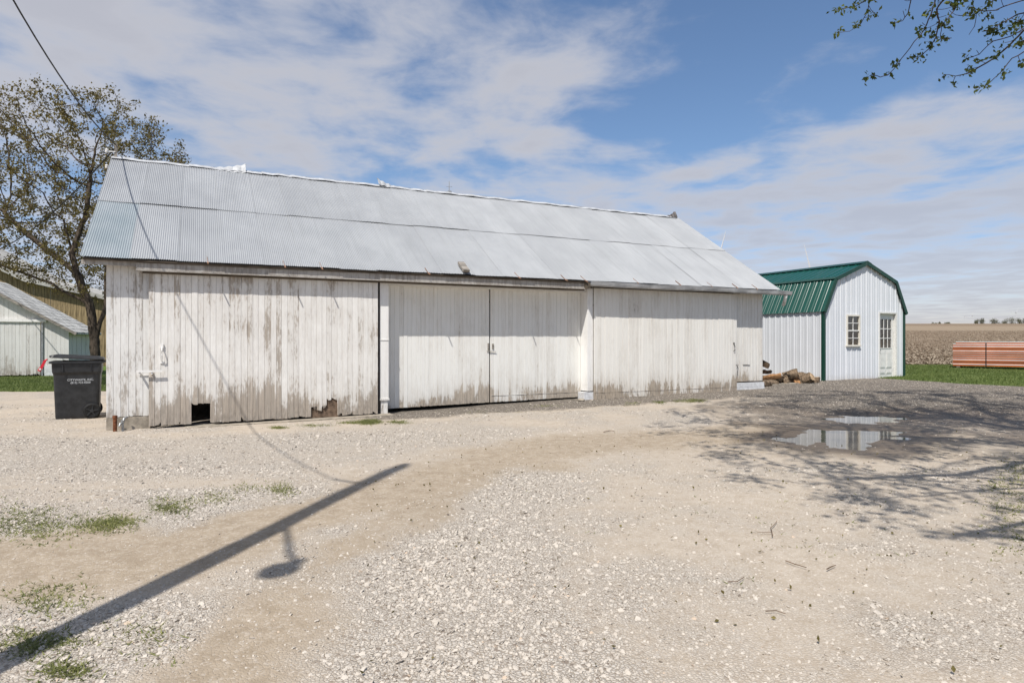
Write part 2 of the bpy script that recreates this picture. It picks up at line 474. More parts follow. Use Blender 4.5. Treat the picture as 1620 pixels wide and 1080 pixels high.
def stone_mat():
    m, t, b = new_mat('limestone_chip', 0.85, 0, 0.25)
    at = t.n('ShaderNodeAttribute', attribute_name='tone', attribute_type='INSTANCER')
    r = t.n('ShaderNodeValToRGB'); cr = r.color_ramp
    stops = [(0.0, (0.10, 0.085, 0.07)), (0.10, (0.24, 0.20, 0.165)), (0.35, (0.47, 0.425, 0.37)), (0.7, (0.54, 0.495, 0.435)), (0.9, (0.60, 0.565, 0.515)), (1.0, (0.46, 0.33, 0.22))]
    while len(cr.elements) < len(stops): cr.elements.new(0.5)
    for e, (p, c) in zip(cr.elements, stops): e.position = p; e.color = c4(c)
    t.put(r, 0, at.outputs['Fac'])
    co = t.n('ShaderNodeTexCoord').outputs['Object']
    nz = t.noise(co, 2.0, 4, 0.6)
    t.put(b, 'Base Color', t.mix(t.math('MULTIPLY', t.ss(nz, 0.35, 0.7), 0.3), r.outputs[0], c4((0.34, 0.275, 0.205))))
    return m


M['stone'] = stone_mat()


def gravel_mat():
    m, t, b = new_mat('gravel_ground', 0.92, 0, 0.2)
    pos = t.n('ShaderNodeNewGeometry').outputs['Position']
    z1 = t.n('ShaderNodeAttribute', attribute_name='zone_a'); s1 = t.n('ShaderNodeSeparateColor', i={0: z1.outputs['Color']})
    z2 = t.n('ShaderNodeAttribute', attribute_name='zone_b'); s2 = t.n('ShaderNodeSeparateColor', i={0: z2.outputs['Color']})
    stony, tan, dark = s1.outputs[0], s1.outputs[1], s1.outputs[2]
    wet = s2.outputs[0]
    vo = t.n('ShaderNodeTexVoronoi', i={'Vector': pos, 'Scale': 58.0})
    ve = t.n('ShaderNodeTexVoronoi', feature='DISTANCE_TO_EDGE', i={'Vector': pos, 'Scale': 58.0})
    vs = t.n('ShaderNodeTexVoronoi', i={'Vector': pos, 'Scale': 95.0})
    cellv = t.n('ShaderNodeSeparateColor', i={0: vo.outputs['Color']}).outputs[0]
    cells = t.n('ShaderNodeSeparateColor', i={0: vs.outputs['Color']}).outputs[0]
    nb = t.noise(pos, 0.9, 5, 0.6); nf = t.noise(pos, 7.0, 5, 0.65); nff = t.noise(pos, 55.0, 4, 0.7)
    fines = t.mix(t.ss(nf, 0.3, 0.7), c4((0.365, 0.306, 0.240)), c4((0.45, 0.388, 0.315)))
    fines = t.mix(t.math('MULTIPLY', t.ss(cells, 0.55, 1.0), 0.5), fines, c4((0.55, 0.50, 0.44)))
    fines = t.mix(t.math('MULTIPLY', t.ss(nff, 0.58, 0.72), 0.5), fines, c4((0.20, 0.155, 0.115)))
    gcol = t.mix(cellv, c4((0.40, 0.36, 0.31)), c4((0.56, 0.52, 0.465)))
    gcol = t.mix(t.ss(cellv, 0.93, 0.97), gcol, c4((0.22, 0.18, 0.15)))
    gcol = t.mix(t.ss(ve.outputs[0], 0.10, 0.0), gcol, c4((0.22, 0.175, 0.13)))
    fac = t.math('MULTIPLY', t.ss(t.math('ADD', stony, t.math('MULTIPLY', t.math('SUBTRACT', nf, 0.5), 0.7)), 0.15, 0.75), 0.9)
    col = t.mix(fac, fines, gcol)
    tanc = t.mix(t.ss(nf, 0.3, 0.7), c4((0.275, 0.218, 0.155)), c4((0.36, 0.295, 0.22)))
    tf = t.ss(t.math('ADD', tan, t.math('MULTIPLY', t.math('SUBTRACT', nb, 0.5), 0.5)), 0.15, 0.85)
    tf = t.math('MULTIPLY', t.math('MULTIPLY', tf, 0.9), t.math('SUBTRACT', 1.0, t.math('MULTIPLY', t.ss(cellv, 0.72, 0.8), 0.6)))
    col = t.mix(tf, col, tanc)
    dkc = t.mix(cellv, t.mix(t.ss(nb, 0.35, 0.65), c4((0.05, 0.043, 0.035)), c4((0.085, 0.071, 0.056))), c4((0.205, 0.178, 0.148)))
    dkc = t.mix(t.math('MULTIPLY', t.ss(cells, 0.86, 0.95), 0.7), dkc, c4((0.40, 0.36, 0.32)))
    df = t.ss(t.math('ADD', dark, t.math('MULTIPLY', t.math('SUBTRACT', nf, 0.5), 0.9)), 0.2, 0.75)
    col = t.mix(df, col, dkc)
    wf = t.ss(t.math('ADD', wet, t.math('MULTIPLY', t.math('SUBTRACT', nf, 0.5), 0.7)), 0.15, 0.95)
    col = t.mix(t.math('MULTIPLY', wf, 0.88), col, t.mix(nff, c4((0.05, 0.037, 0.026)), c4((0.12, 0.09, 0.063))))
    t.put(b, 'Base Color', col)
    t.put(b, 'Roughness', t.math('SUBTRACT', 0.95, t.math('MULTIPLY', wf, 0.45)))
    hgt = t.math('ADD', t.math('MULTIPLY', t.ss(ve.outputs[0], 0.0, 0.25), t.math('ADD', 0.25, fac)), t.math('MULTIPLY', nff, 0.8))
    bump(t, b, hgt, 0.55, 0.012)
    return m


M['gravel'] = gravel_mat()


def lawn_mat():
    m, t, b = new_mat('lawn_soil', 0.95, 0, 0.1)
    pos = t.n('ShaderNodeNewGeometry').outputs['Position']
    a = t.noise(pos, 0.6, 4, 0.6); c = t.noise(pos, 25, 4, 0.7)
    col = t.mix(t.ss(a, 0.3, 0.7), c4((0.075, 0.125, 0.028)), c4((0.125, 0.18, 0.045)))
    col = t.mix(t.math('MULTIPLY', t.ss(c, 0.45, 0.7), 0.5), col, c4((0.03, 0.055, 0.012)))
    t.put(b, 'Base Color', col); bump(t, b, c, 0.6, 0.03)
    return m


def field_mat():
    m, t, b = new_mat('field_soil', 0.95, 0, 0.1)
    pos = t.n('ShaderNodeNewGeometry').outputs['Position']
    sp = t.n('ShaderNodeSeparateXYZ', i={0: pos})
    a = t.noise(t.scale(pos, (0.012, 0.05, 0.05)), 1.0, 4, 0.6)
    c = t.noise(t.scale(pos, (1.4, 2.4, 1)), 1.0, 6, 0.75)
    tr = t.noise(t.scale(pos, (0.35, 1.1, 1)), 1.0, 6, 0.7)
    col = t.mix(t.ss(c, 0.35, 0.68), c4((0.15, 0.108, 0.074)), c4((0.30, 0.235, 0.165)))
    col = t.mix(t.math('MULTIPLY', t.ss(tr, 0.55, 0.75), 0.6), col, c4((0.36, 0.30, 0.225)))
    col = t.mix(t.math('MULTIPLY', t.ss(a, 0.35, 0.65), 0.45), col, c4((0.19, 0.135, 0.09)))
    wob = t.math('ADD', sp.outputs[1], t.math('MULTIPLY', sp.outputs[0], 0.25))
    band = t.math('MULTIPLY', t.ss(wob, 150, 185), t.ss(wob, 330, 290))
    col = t.mix(t.math('MULTIPLY', band, 0.45), col, c4((0.33, 0.265, 0.19)))
    t.put(b, 'Base Color', col); bump(t, b, c, 0.8, 0.12)
    return m


M['lawn'] = lawn_mat(); M['field'] = field_mat()


def residue_mat():
    m, t, b = new_mat('corn_residue', 0.9, 0, 0.15)
    rp = t.n('ShaderNodeNewGeometry').outputs['Random Per Island']
    t.put(b, 'Base Color', t.mix(rp, c4((0.13, 0.098, 0.07)), c4((0.36, 0.30, 0.225))))
    return m


M['residue'] = residue_mat()


def water_mat():
    m, t, b = new_mat('puddle_water', 0.05, 0, 0.5)
    co = t.n('ShaderNodeTexCoord').outputs['Object']
    b.inputs['Base Color'].default_value = (0.10, 0.085, 0.065, 1)
    b.inputs['IOR'].default_value = 1.33
    b.inputs['Specular IOR Level'].default_value = 0.85
    bump(t, b, t.noise(co, 9, 4, 0.6), 0.05, 0.01)
    return m


M['water'] = water_mat()

# ------------------------------------------------------------------ ground sheet: yard, lawn and field share one height field
def axis(f0, f1, step, lo, hi, g=1.16):
    mid = list(np.arange(f0, f1 + 1e-6, step)); up = []; s = step; x = mid[-1]
    while x < hi: s = min(s * g, 260); x += s; up.append(x)
    dn = []; s = step; x = mid[0]
    while x > lo: s = min(s * g, 260); x -= s; dn.append(x)
    return np.array(dn[::-1] + mid + up)


gx = axis(-13.5, 15.0, 0.075, -3500, 4500); gy = axis(1.6, 20.0, 0.075, -400, 5200, 1.12)
GX, GY = np.meshgrid(gx, gy); GZ = ground_h(GX, GY)
nx, ny = len(gx), len(gy)
cxm = (GX[:-1, :-1] + GX[1:, 1:]) / 2; cym = (GY[:-1, :-1] + GY[1:, 1:]) / 2
LAWN_R = [(11.35, 18.55), (12.75, 15.75), (16.0, 11.5), (40, 2), (60, 20), (60, 27.4), (10, 27.0), (6, 30), (5, 22), (10.5, 20.5)]
wob = (fbm(cxm * 0.9, cym * 0.9, 21, 4) - 0.5) * 0.7
fld = ((cym > 27.2 + wob) & (cxm > 6.0 + 0.05 * cym)) | (cym > 75)
lwn = ((poly_sd(cxm, cym, LAWN_R) + wob * 0.6 < 0) | ((cym > 17.45 + wob * 0.5 + 0.02 * (cxm + 12)) & (cxm < -8.7)) | ((cym > 22) & (cxm < 7))) & ~fld
zone = np.where(fld, 2, np.where(lwn, 1, 0))
idx = np.arange(nx * ny).reshape(ny, nx)
quads = np.stack([idx[:-1, :-1], idx[:-1, 1:], idx[1:, 1:], idx[1:, :-1]], -1).reshape(-1, 4)
verts = np.stack([GX, GY, GZ], -1).reshape(-1, 3)


def sub_sheet(name, mask, mat):
    q = quads[mask.ravel()]; used, inv = np.unique(q, return_inverse=True)
    me = raw_mesh(name, verts[used], inv.reshape(-1, 4), mat, True)
    return link(name, me), verts[used]


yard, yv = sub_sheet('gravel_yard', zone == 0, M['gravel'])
tag(yard, 'pale crushed limestone yard with tan wheel tracks', kind='structure')
lawn, _ = sub_sheet('lawn', zone == 1, M['lawn']); tag(lawn, 'strips of mown green lawn round the yard', kind='structure')
field, _ = sub_sheet('field', zone == 2, M['field']); tag(field, 'brown harvested corn field rising to the horizon', kind='structure')

# worn zones of the yard (surface differences, plus tree shade in the dark right part)
TRACK1 = [gp(*p) for p in ((-150, 925), (0, 898), (200, 878), (400, 832), (560, 792), (700, 752), (830, 716), (960, 700), (1100, 692), (1230, 684))]
TRACK2 = [gp(*p) for p in ((330, 1110), (410, 1000), (470, 920), (560, 856), (660, 795), (760, 755), (880, 735))]
STONE1 = [gp(*p) for p in ((730, 1200), (730, 1080), (700, 960), (700, 880), (730, 800), (800, 750))]
LEFTG = [gp(*p) for p in ((-200, 715), (0, 720), (200, 722), (400, 715), (560, 702), (680, 690))]


def zones(X, Y):
    d1 = line_d(X, Y, TRACK1); d2 = line_d(X, Y, TRACK2)
    w1 = 0.30 + 0.02 * np.clip(Y - 4, 0, 10)
    n1 = (fbm(X * 1.6, Y * 1.6, 31, 4) - 0.5)
    tan = np.maximum(1 - sstep(d1 + n1 * 0.9, 0.0, 0.85 + 0.06 * Y), 0.75 * (1 - sstep(d2 + n1 * 0.7, 0.0, 0.62)))
    right_tan = sstep(X, -0.5, 2.5) * (1 - sstep(np.abs(Y - 9.0 + 0.1 * X), 0.6, 2.2)) * (0.75 + n1)
    tan = np.maximum(tan, 0.62 * right_tan)
    ds = line_d(X, Y, STONE1)
    stony = (1 - sstep(ds + n1 * 1.1, 0.1, 1.45 + 0.06 * np.clip(Y - 3, 0, 10))) * (0.9 + n1 * 0.5)
    dl = line_d(X, Y, LEFTG)
    stony = np.maximum(stony, (0.62 + n1 * 0.5) * (1 - sstep(dl, 0.9, 2.6)) * (1 - sstep(X, 0, 3)))
    between = (X < -0.6) & (Y < 6)
    stony = np.maximum(stony, np.where(between, 0.62 + n1 * 1.2, 0.0))
    stony = np.maximum(stony, 0.36 + n1 * 0.9)
    stony = np.clip(stony * (1 - 0.88 * np.clip(tan, 0, 1)), 0, 1)
    u = (X - BARN[0]) * D2[0] + (Y - BARN[1]) * D2[1]; v = (X - BARN[0]) * N2[0] + (Y - BARN[1]) * N2[1]
    wid = 0.55 + 0.085 * np.clip(u, 0, 15)
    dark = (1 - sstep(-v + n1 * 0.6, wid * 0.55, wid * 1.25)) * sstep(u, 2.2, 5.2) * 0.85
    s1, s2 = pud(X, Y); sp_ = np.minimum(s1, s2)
    dark = np.maximum(dark, (0.85 + n1 * 0.8) * sstep(X + 0.25 * (Y - 12), 3.6, 7.0) * sstep(Y, 8.8, 13.0))  # dark gravel towards the shed, with tree shade partly painted into it
    wet = np.maximum(1 - sstep(sp_ + n1 * 0.9, 0.05, 1.25), 0)
    drift = line_d(X, Y, [gp(1225, 655), gp(1330, 690), gp(1440, 672), gp(1560, 660), gp(1640, 690)])
    wet = np.maximum(wet, 0.74 * (1 - sstep(drift + n1 * 1.8, 0.2, 2.1)))
    stony = stony * (1 - dark) * (1 - wet); tan = tan * (1 - dark * 0.7)
    return np.clip(stony, 0, 1), np.clip(tan, 0, 1), np.clip(dark, 0, 1), np.clip(wet, 0, 1)


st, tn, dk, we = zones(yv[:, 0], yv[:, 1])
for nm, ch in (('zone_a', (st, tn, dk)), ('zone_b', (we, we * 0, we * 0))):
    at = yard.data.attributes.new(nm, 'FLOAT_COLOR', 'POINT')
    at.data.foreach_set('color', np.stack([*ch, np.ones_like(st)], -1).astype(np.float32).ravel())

# puddles: water sheets lying in the basins of the yard
for poly, lev, lab in ((PUDDLE1, PLEV1, 'larger rain puddle in the yard mirroring the white shed'), (PUDDLE2, PLEV2, 'smaller shallow rain puddle just beyond the larger one')):
    P = np.array(poly); c = P.mean(0); out = c + (P - c) * (1 + 0.55 / np.linalg.norm(P - c, axis=1))[:, None]
    me = bpy.data.meshes.new('puddle'); me.from_pydata([(x - c[0], y - c[1], 0) for x, y in out], [], [tuple(range(len(out)))])
    me.materials.append(M['water']); o = link('puddle', me, loc=(c[0], c[1], lev)); tag(o, lab, kind='structure')

# ------------------------------------------------------------------ weathered barn
barn = empty('weathered_barn', (BARN[0], BARN[1], 0), BARN_RZ)
tag(barn, 'long white weathered wooden barn with a corrugated metal roof', 'barn')
M['door_peeled'] = painted_wood('door_peeled', (0.78, 0.765, 0.73), (0.31, 0.248, 0.185), 0.19, barn, 1.7, grime_amt=0.36)
M['wall_peeled'] = painted_wood('wall_peeled', (0.78, 0.775, 0.75), (0.32, 0.272, 0.22), 0.19, barn, 0.6, grime_amt=0.34)
M['door_clean'] = painted_wood('door_clean', (0.77, 0.765, 0.73), (0.36, 0.285, 0.205), 0.085, barn, 1.75, grime_amt=0.24)
M['door_cream'] = painted_wood('door_cream', (0.78, 0.76, 0.71), (0.34, 0.262, 0.18), 0.085, barn, 1.75, (0.50, 0.42, 0.33), 0.46)
M['post_paint'] = painted_wood('post_paint', (0.81, 0.80, 0.775), (0.38, 0.33, 0.28), 0.07, barn, 0.9, grime_amt=0.25)
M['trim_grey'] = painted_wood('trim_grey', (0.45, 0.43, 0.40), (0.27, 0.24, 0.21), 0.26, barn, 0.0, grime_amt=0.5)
M['roof_old'] = roof_metal('roof_old', (0.335, 0.348, 0.362), (0.395, 0.408, 0.42), barn, 0.3)
M['roof_newer'] = roof_metal('roof_newer', (0.275, 0.325, 0.35), (0.37, 0.405, 0.425), barn, 0.35)
EZ, RZ, EV, RV = 2.654, 5.113, -0.258, 3.590       # eave / ridge height and v


def board_mesh(w_, z0, z1, thk, bot, ch=0.0035):
    """one vertical board, chamfered front edges, uneven foot given by bot (offsets along its width)"""
    n = len(bot); xs = np.linspace(0, w_, n)
    mb = MB(); vs = []; fs = []
    prof = [(xs[0], ch)] + [(xs[0] + ch if i == 0 else (xs[-1] - ch if i == n - 1 else xs[i]), 0.0) for i in range(n)] + [(xs[-1], ch)]
    bb = [bot[0]] + list(bot) + [bot[-1]]
    k = len(prof)
    for (x, y), b0 in zip(prof, bb): vs.append((x, y, z0 + b0))
    for (x, y) in prof: vs.append((x, y, z1))
    vs += [(0, thk, z0 + bot[0]), (w_, thk, z0 + bot[-1]), (0, thk, z1), (w_, thk, z1)]
    for i in range(k - 1): fs.append((i, i + 1, k + i + 1, k + i))
    fs += [(0, k, 2 * k + 2, 2 * k), (k - 1, 2 * k + 1, 2 * k + 3, 2 * k - 1), (2 * k + 1, 2 * k, 2 * k + 2, 2 * k + 3)]
    fs.append(tuple(range(k - 1, -1, -1)) + (2 * k, 2 * k + 1)); fs.append(tuple(range(k, 2 * k)) + (2 * k + 3, 2 * k + 2))
    mb.add(vs, fs); return mb


def boards(parent, u0, u1, v, z0, z1, wb, mat, thk=0.022, rag=0.012, skip=None, notch=None, gap=0.0016):
    n = max(1, round((u1 - u0) / wb)); cuts = np.cumsum([0] + [rnd.uniform(0.86, 1.14) for _ in range(n)]); cuts = u0 + cuts / cuts[-1] * (u1 - u0)
    for i in range(n):
        a = float(cuts[i]); w_ = float(cuts[i + 1]) - a
        zz0 = z0(a + w_ / 2) if callable(z0) else z0
        zz1 = z1(a + w_ / 2) if callable(z1) else z1
        bot = [rnd.uniform(0, rag) + (rnd.random() < 0.12) * rnd.uniform(0, rag * 3) for _ in range(4)]
        if notch:
            lo = notch(a + w_ / 2)
            if lo: bot = [b_ + lo + rnd.uniform(0, 0.02 if u0 < 0.6 and a < 2 else 0.09) for b_ in bot]
        g = gap + rnd.uniform(0, 0.0012)
        me = board_mesh(w_ - g, zz0, zz1, thk, bot).mesh('board', mat)
        link('board', me, parent, (a, v + rnd.uniform(-0.003, 0.003), 0))


def gl(u): return 0.0135 * u                       # ground line along the front wall


# left wall piece with its low concrete footing
lw = MB().box(0.02, 0.60, 0.024, 0.06, 0.16, 2.60).build('wall', M['dark_wood'], barn)
boards(lw, 0.0, 0.60, 0.0, 0.19, 2.60, 0.098, M['wall_peeled'], rag=0.01)
MB().box(0.005, 0.60, -0.035, 0.25, -0.15, 0.185).build('footing', M['concrete'], barn)
# left sliding door: about forty narrow boards, a square animal hole and a rotted foot
fr = MB().box(0.60, 4.25, -0.070, -0.040, 2.30, 2.42)
fr.box(0.62, 4.24, -0.070, -0.040, 1.20, 1.32).box(0.62, 1.17, -0.070, -0.040, 0.35, 0.47).box(1.5, 4.24, -0.070, -0.040, 0.35, 0.47)
door1 = fr.build('sliding_door', M['dark_wood'], barn); door1['label'] = 'peeling sliding door of narrow boards with a square hole at its foot'


def notch1(u):
    if 1.19 < u < 1.48: return 0.31
    if 3.12 < u < 3.5: return 0.10 + (0.16 if 3.36 < u < 3.5 else 0.0)
    return 0


boards(door1, 0.585, 4.262, -0.092, lambda u: 0.02 + 0.006 * u, 2.465, 0.0920, M['door_peeled'], rag=0.022, notch=notch1)
# the battered board that shows in the rotted corner, and the concrete sill under the door
MB().box(3.05, 3.6, -0.066, -0.046, 0.03, 0.19).box(3.30, 3.56, -0.067, -0.045, 0.192, 0.46).build('patch_board', M['twig_brown'], barn)
MB().prism([(1.1, -0.2), (4.5, -0.2), (4.5, 0.040), (1.1, 0.0)], -0.30, 0.10).build('sill', M['concrete'], barn)
# posts either side of the recessed pair
p1 = MB().box(4.315, 4.475, -0.03, 0.24, 0.30, 2.47); p1.box(4.305, 4.485, -0.04, 0.25, 1.40, 1.412)
p1.build('post', M['post_paint'], barn)
MB().box(4.33, 4.46, -0.02, 0.22, -0.2, 0.285).box(4.31, 4.485, -0.045, 0.23, 0.285, 0.32).build('post_base', M['post_paint'], barn)
p2 = MB().box(8.845, 8.985, -0.045, 0.26, 0.30, 2.52)
p2.build('post', M['post_paint'], barn)
MB().box(8.76, 8.985, -0.06, 0.21, -0.2, 0.275).build('post_base', M['white_concrete'], barn)
# recessed pair of hinged doors
for (a, b_, sg) in ((4.50, 6.640, 0), (6.665, 8.84, 1)):
    fr = MB()
    for z in (0.35, 1.25, 2.25): fr.box(a + 0.02, b_ - 0.02, 0.245, 0.275, z, z + 0.14)
    dr = fr.build('hinged_door', M['dark_wood'], barn)
    boards(dr, a, b_, 0.220, lambda u: gl(u) + 0.035, 2.515, 0.0865, M['door_clean'], rag=0.007, gap=0.0008)
    mbd = MB().box(a + 0.02, b_ - 0.02, 0.213, 0.222, 0.262 if sg else 1.50, 0.268 if sg else 1.505)
    mbd.build('seam_batten', M['door_clean'], dr)
MB().box(4.48, 8.84, 0.02, 0.218, 2.44, 2.54).build('lintel', M['post_paint'], barn)
# right sliding door
fr = MB()
for z in (0.4, 1.3, 2.28): fr.box(9.02, 13.1, -0.060, -0.032, z, z + 0.12)
door3 = fr.build('sliding_door', M['dark_wood'], barn); door3['label'] = 'wide cream sliding door with tan rain streaks'
boards(door3, 8.99, 13.15, -0.082, lambda u: 0.115 + 0.006 * (u - 9), 2.53, 0.0905, M['door_cream'], rag=0.009, gap=0.0006)
MB().box(9.0, 13.14, -0.0870, -0.080, 0.255, 0.260).build('seam_batten', M['door_cream'], door3)
# right wall piece on white footing
rw = MB().box(13.12, BL - 0.02, 0.024, 0.06, 0.30, 2.60).build('wall', M['dark_wood'], barn)
boards(rw, 13.13, BL, 0.0, 0.375, 2.60, 0.097, M['door_cream'], rag=0.008)
ft = MB().box(13.17, BL + 0.02, -0.04, 0.25, -0.1, 0.235).box(13.17, BL + 0.02, -0.032, 0.25, 0.240, 0.345)
ft.build('footing', M['white_concrete'], barn)
# wall strip above the doors, side and back walls (boarded shells)
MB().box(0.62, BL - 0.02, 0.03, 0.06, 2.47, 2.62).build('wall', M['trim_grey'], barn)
gable = [(0.0, 0.12), (BW, 0.12), (BW, 2.62), (BW / 2, 4.93), (0.0, 2.62)]
for name, u in (('gable_wall', 0.0), ('gable_wall', BL - 0.03)):
    mb = MB(); n = len(gable)
    vs = [(u, y, z) for y, z in gable] + [(u + 0.03, y, z) for y, z in gable]
    fs = [tuple(range(n)), tuple(range(2 * n - 1, n - 1, -1))] + [((i + 1) % n, i, i + n, (i + 1) % n + n) for i in range(n)]
    mb.add([(x, y + (0.062 if y < 1 else 0), z) for x, y, z in vs], fs)
    for k in range(1, 74):                         # cover strips on the joints
        y = k * BW / 74; zt = 2.62 + min(y, BW - y) * 0.64
        xo = u - 0.008 if u < 1 else u + 0.03
        mb.box(xo, xo + 0.008, y - 0.012, y + 0.012, 0.12, zt - 0.05)
    mb.build(name, M['wall_peeled'], barn)
MB().box(0, BL, BW - 0.03, BW, 0.05, 2.60).build('wall', M['wall_peeled'], barn)
# fascia / door-track cover on the left, metal gutter on the right
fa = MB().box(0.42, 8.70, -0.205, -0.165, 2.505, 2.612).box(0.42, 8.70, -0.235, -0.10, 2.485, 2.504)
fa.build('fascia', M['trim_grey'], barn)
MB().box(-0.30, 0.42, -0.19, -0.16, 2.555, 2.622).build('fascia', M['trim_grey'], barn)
MB().box(0.5, 8.70, -0.150, -0.115, 2.455, 2.484).box(8.95, 13.2, -0.13, -0.10, 2.54, 2.58).build('door_track', M['dark_wood'], barn)
MB().box(-0.29, BL + 0.28, -0.16, 0.03, 2.616, 2.634).build('soffit', M['grey_wood'], barn)
g0, g1 = 8.72, 14.72
prof = [(-0.385, 2.640), (-0.375, 2.560), (-0.345, 2.545), (-0.262, 2.545), (-0.246, 2.560), (-0.243, 2.664)]
mb = MB()
for i in range(len(prof) - 1):
    (a, za), (b_, zb) = prof[i], prof[i + 1]; segs = 12
    for k in range(segs):
        ua, ub = g0 + (g1 - g0) * k / segs, g0 + (g1 - g0) * (k + 1) / segs
        sa, sb = 0.006 * math.sin(ua * 1.7) - 0.002 * (ua - g0), 0.006 * math.sin(ub * 1.7) - 0.002 * (ub - g0)
        mb.add([(ua, a, za + sa), (ub, a, za + sb), (ub, b_, zb + sb), (ua, b_, zb + sa)], [(0, 1, 2, 3)])
gut = mb.build('gutter', M['gutter_metal'], barn)
so = gut.modifiers.new('thickness', 'SOLIDIFY'); so.thickness = 0.004
MB().tube([(14.55, -0.32, 2.55), (14.55, -0.32, 2.47), (14.57, -0.28, 2.39), (14.62, -0.22, 2.33), (14.66, -0.16, 2.30)], 0.042, 10).build('downspout_elbow', M['white_bits'], gut)
MB().box(8.66, 8.72, -0.36, -0.17, 2.49, 2.62).build('gutter_end', M['dark_wood'], gut)
# gutter hangers: rusty straps nailed over the roof edge
for u in (1.42, 2.60, 3.21, 5.15, 7.05, 8.13, 8.62, 10.0, 11.2, 12.15, 12.95, 13.6):
    out = 0.13 if u < 8.7 else 0.05
    mb = MB().bar((u, EV + 0.14, EZ + 0.118), (u + 0.01, EV - 0.02, EZ + 0.014), 0.022, 0.004, (1, 0, 0.3)).bar((u + 0.01, EV - 0.02, EZ + 0.014), (u + 0.012, EV - out, EZ - 0.03), 0.018, 0.012)
    mb.build('gutter_hanger', M['rust_light'], barn)

# corrugated roof: two courses of sheets, each sheet a mesh of its own
PITCH = math.atan2(RZ - EZ, RV - EV); SL = math.hypot(RZ - EZ, RV - EV)
U0, U1 = -0.309, 14.414
deck = MB()
for k in range(8):
    a = 0.06 + k * (SL - 0.3) / 7
    y, z = EV + a * math.cos(PITCH), EZ + a * math.sin(PITCH)
    deck.bar((U0 + 0.04, y, z - 0.035), (U1 - 0.04, y, z - 0.035), 0.09, 0.022, (0, -math.sin(PITCH), math.cos(PITCH)))
    deck.bar((U0 + 0.04, 2 * RV - y, z - 0.035), (U1 - 0.04, 2 * RV - y, z - 0.035), 0.09, 0.022, (0, math.sin(PITCH), math.cos(PITCH)))
for k in range(19):
    u = 0.06 + k * (BL - 0.12) / 18
    for s_ in (1, -1):
        y0 = RV + s_ * (EV - RV + 0.08)
        deck.bar((u, y0, EZ - 0.055), (u, RV + s_ * -0.02, RZ - 0.11), 0.05, 0.085, (0, -s_ * math.sin(PITCH), math.cos(PITCH)))
roof = deck.build('roof', M['dark_wood'], barn)
NC = 23; SW = (U1 - U0) / NC; PC = SW / 20.0


def sheet_mesh(length, ncor, seed, ragged):
    rr = np.random.default_rng(seed); nxs = ncor * 6 + 1; nys = 5
    xs = np.arange(nxs) / 6.0 * PC; ys = np.linspace(0, length, nys)
    XX, YY = np.meshgrid(xs, ys)
    ZZ = 0.0065 * np.sin(XX / PC * 2 * math.pi) + 0.003 * np.sin(YY * 2.1 + seed) + 0.002 * np.sin(XX * 6 + seed * 2)
    YY = YY.copy(); YY[0, :] += rr.uniform(-ragged, ragged) + np.cumsum(rr.normal(0, 0.0006, nxs))
    ii = np.arange(nxs * nys).reshape(nys, nxs)
    q = np.stack([ii[:-1, :-1], ii[:-1, 1:], ii[1:, 1:], ii[1:, :-1]], -1).reshape(-1, 4)
    return raw_mesh('roof_sheet', np.stack([XX, YY, ZZ], -1).reshape(-1, 3), q, M['roof_old'], True)


HL = SL / 2
variants = [sheet_mesh(HL + 0.10, 21, k, 0.014) for k in range(4)]
uppers = [sheet_mesh(HL + 0.03, 21, k + 9, 0.008) for k in range(4)]
first_new = variants[1].copy(); first_new.materials.clear(); first_new.materials.append(M['roof_newer'])
for row in range(2):
    for c in range(NC):
        a = row * HL - (0.05 if row else 0.0)
        y, z = EV + a * math.cos(PITCH), EZ + a * math.sin(PITCH)
        lift = 0.012 + row * 0.013 + (c % 2) * 0.003 + rnd.uniform(0, 0.003)
        me = first_new if (row == 0 and c == 0) else (uppers if row else variants)[(c * 3 + row + rnd.randrange(2)) % 4]
        link('roof_sheet', me, roof, (U0 + c * SW, y - lift * math.sin(PITCH) + rnd.uniform(-0.006, 0.006), z + lift * math.cos(PITCH)),
             (PITCH, rnd.uniform(-0.0012, 0.0012), rnd.uniform(-0.0015, 0.0015)))
for c in range(NC):                                # far slope, one long course
    for row in range(2):
        me = (uppers if row else variants)[c % 4]
        a = row * HL
        o = link('roof_sheet', me, roof, (U0 + (c + 1) * SW, 2 * RV - (EV + a * math.cos(PITCH)), EZ + a * math.sin(PITCH) + 0.012 + 0.012 * row), (PITCH, 0, math.pi))
# ridge caps, some torn up by wind
edges = [U0, 1.1, 2.55, 3.2, 4.4, 5.75, 6.4, 7.6, 8.9, 10.2, 11.6, 13.0, 14.25]
for i in range(len(edges) - 1):
    a, b_ = edges[i], edges[i + 1] + 0.05
    mb = MB(); segs = 6; ph = rnd.uniform(0, 6)
    for k in range(segs + 1):
        u = a + (b_ - a) * k / segs; wv = 0.010 * math.sin(k * 1.9 + ph) + 0.004 * i % 0.009
        lz = RZ + 0.048 + wv
        o = [(u, RV - 0.12, lz - 0.066), (u, RV - 0.09, lz - 0.052), (u, RV - 0.015, lz), (u, RV + 0.015, lz), (u, RV + 0.09, lz - 0.052), (u, RV + 0.12, lz - 0.066)]
        mb.v += o
        if k:
            for q in range(5): mb.f.append(((k - 1) * 6 + q, (k - 1) * 6 + q + 1, k * 6 + q + 1, k * 6 + q))
    cap = mb.build('ridge_cap', M['cap_white'], roof)
    sm = cap.modifiers.new('thickness', 'SOLIDIFY'); sm.thickness = 0.005


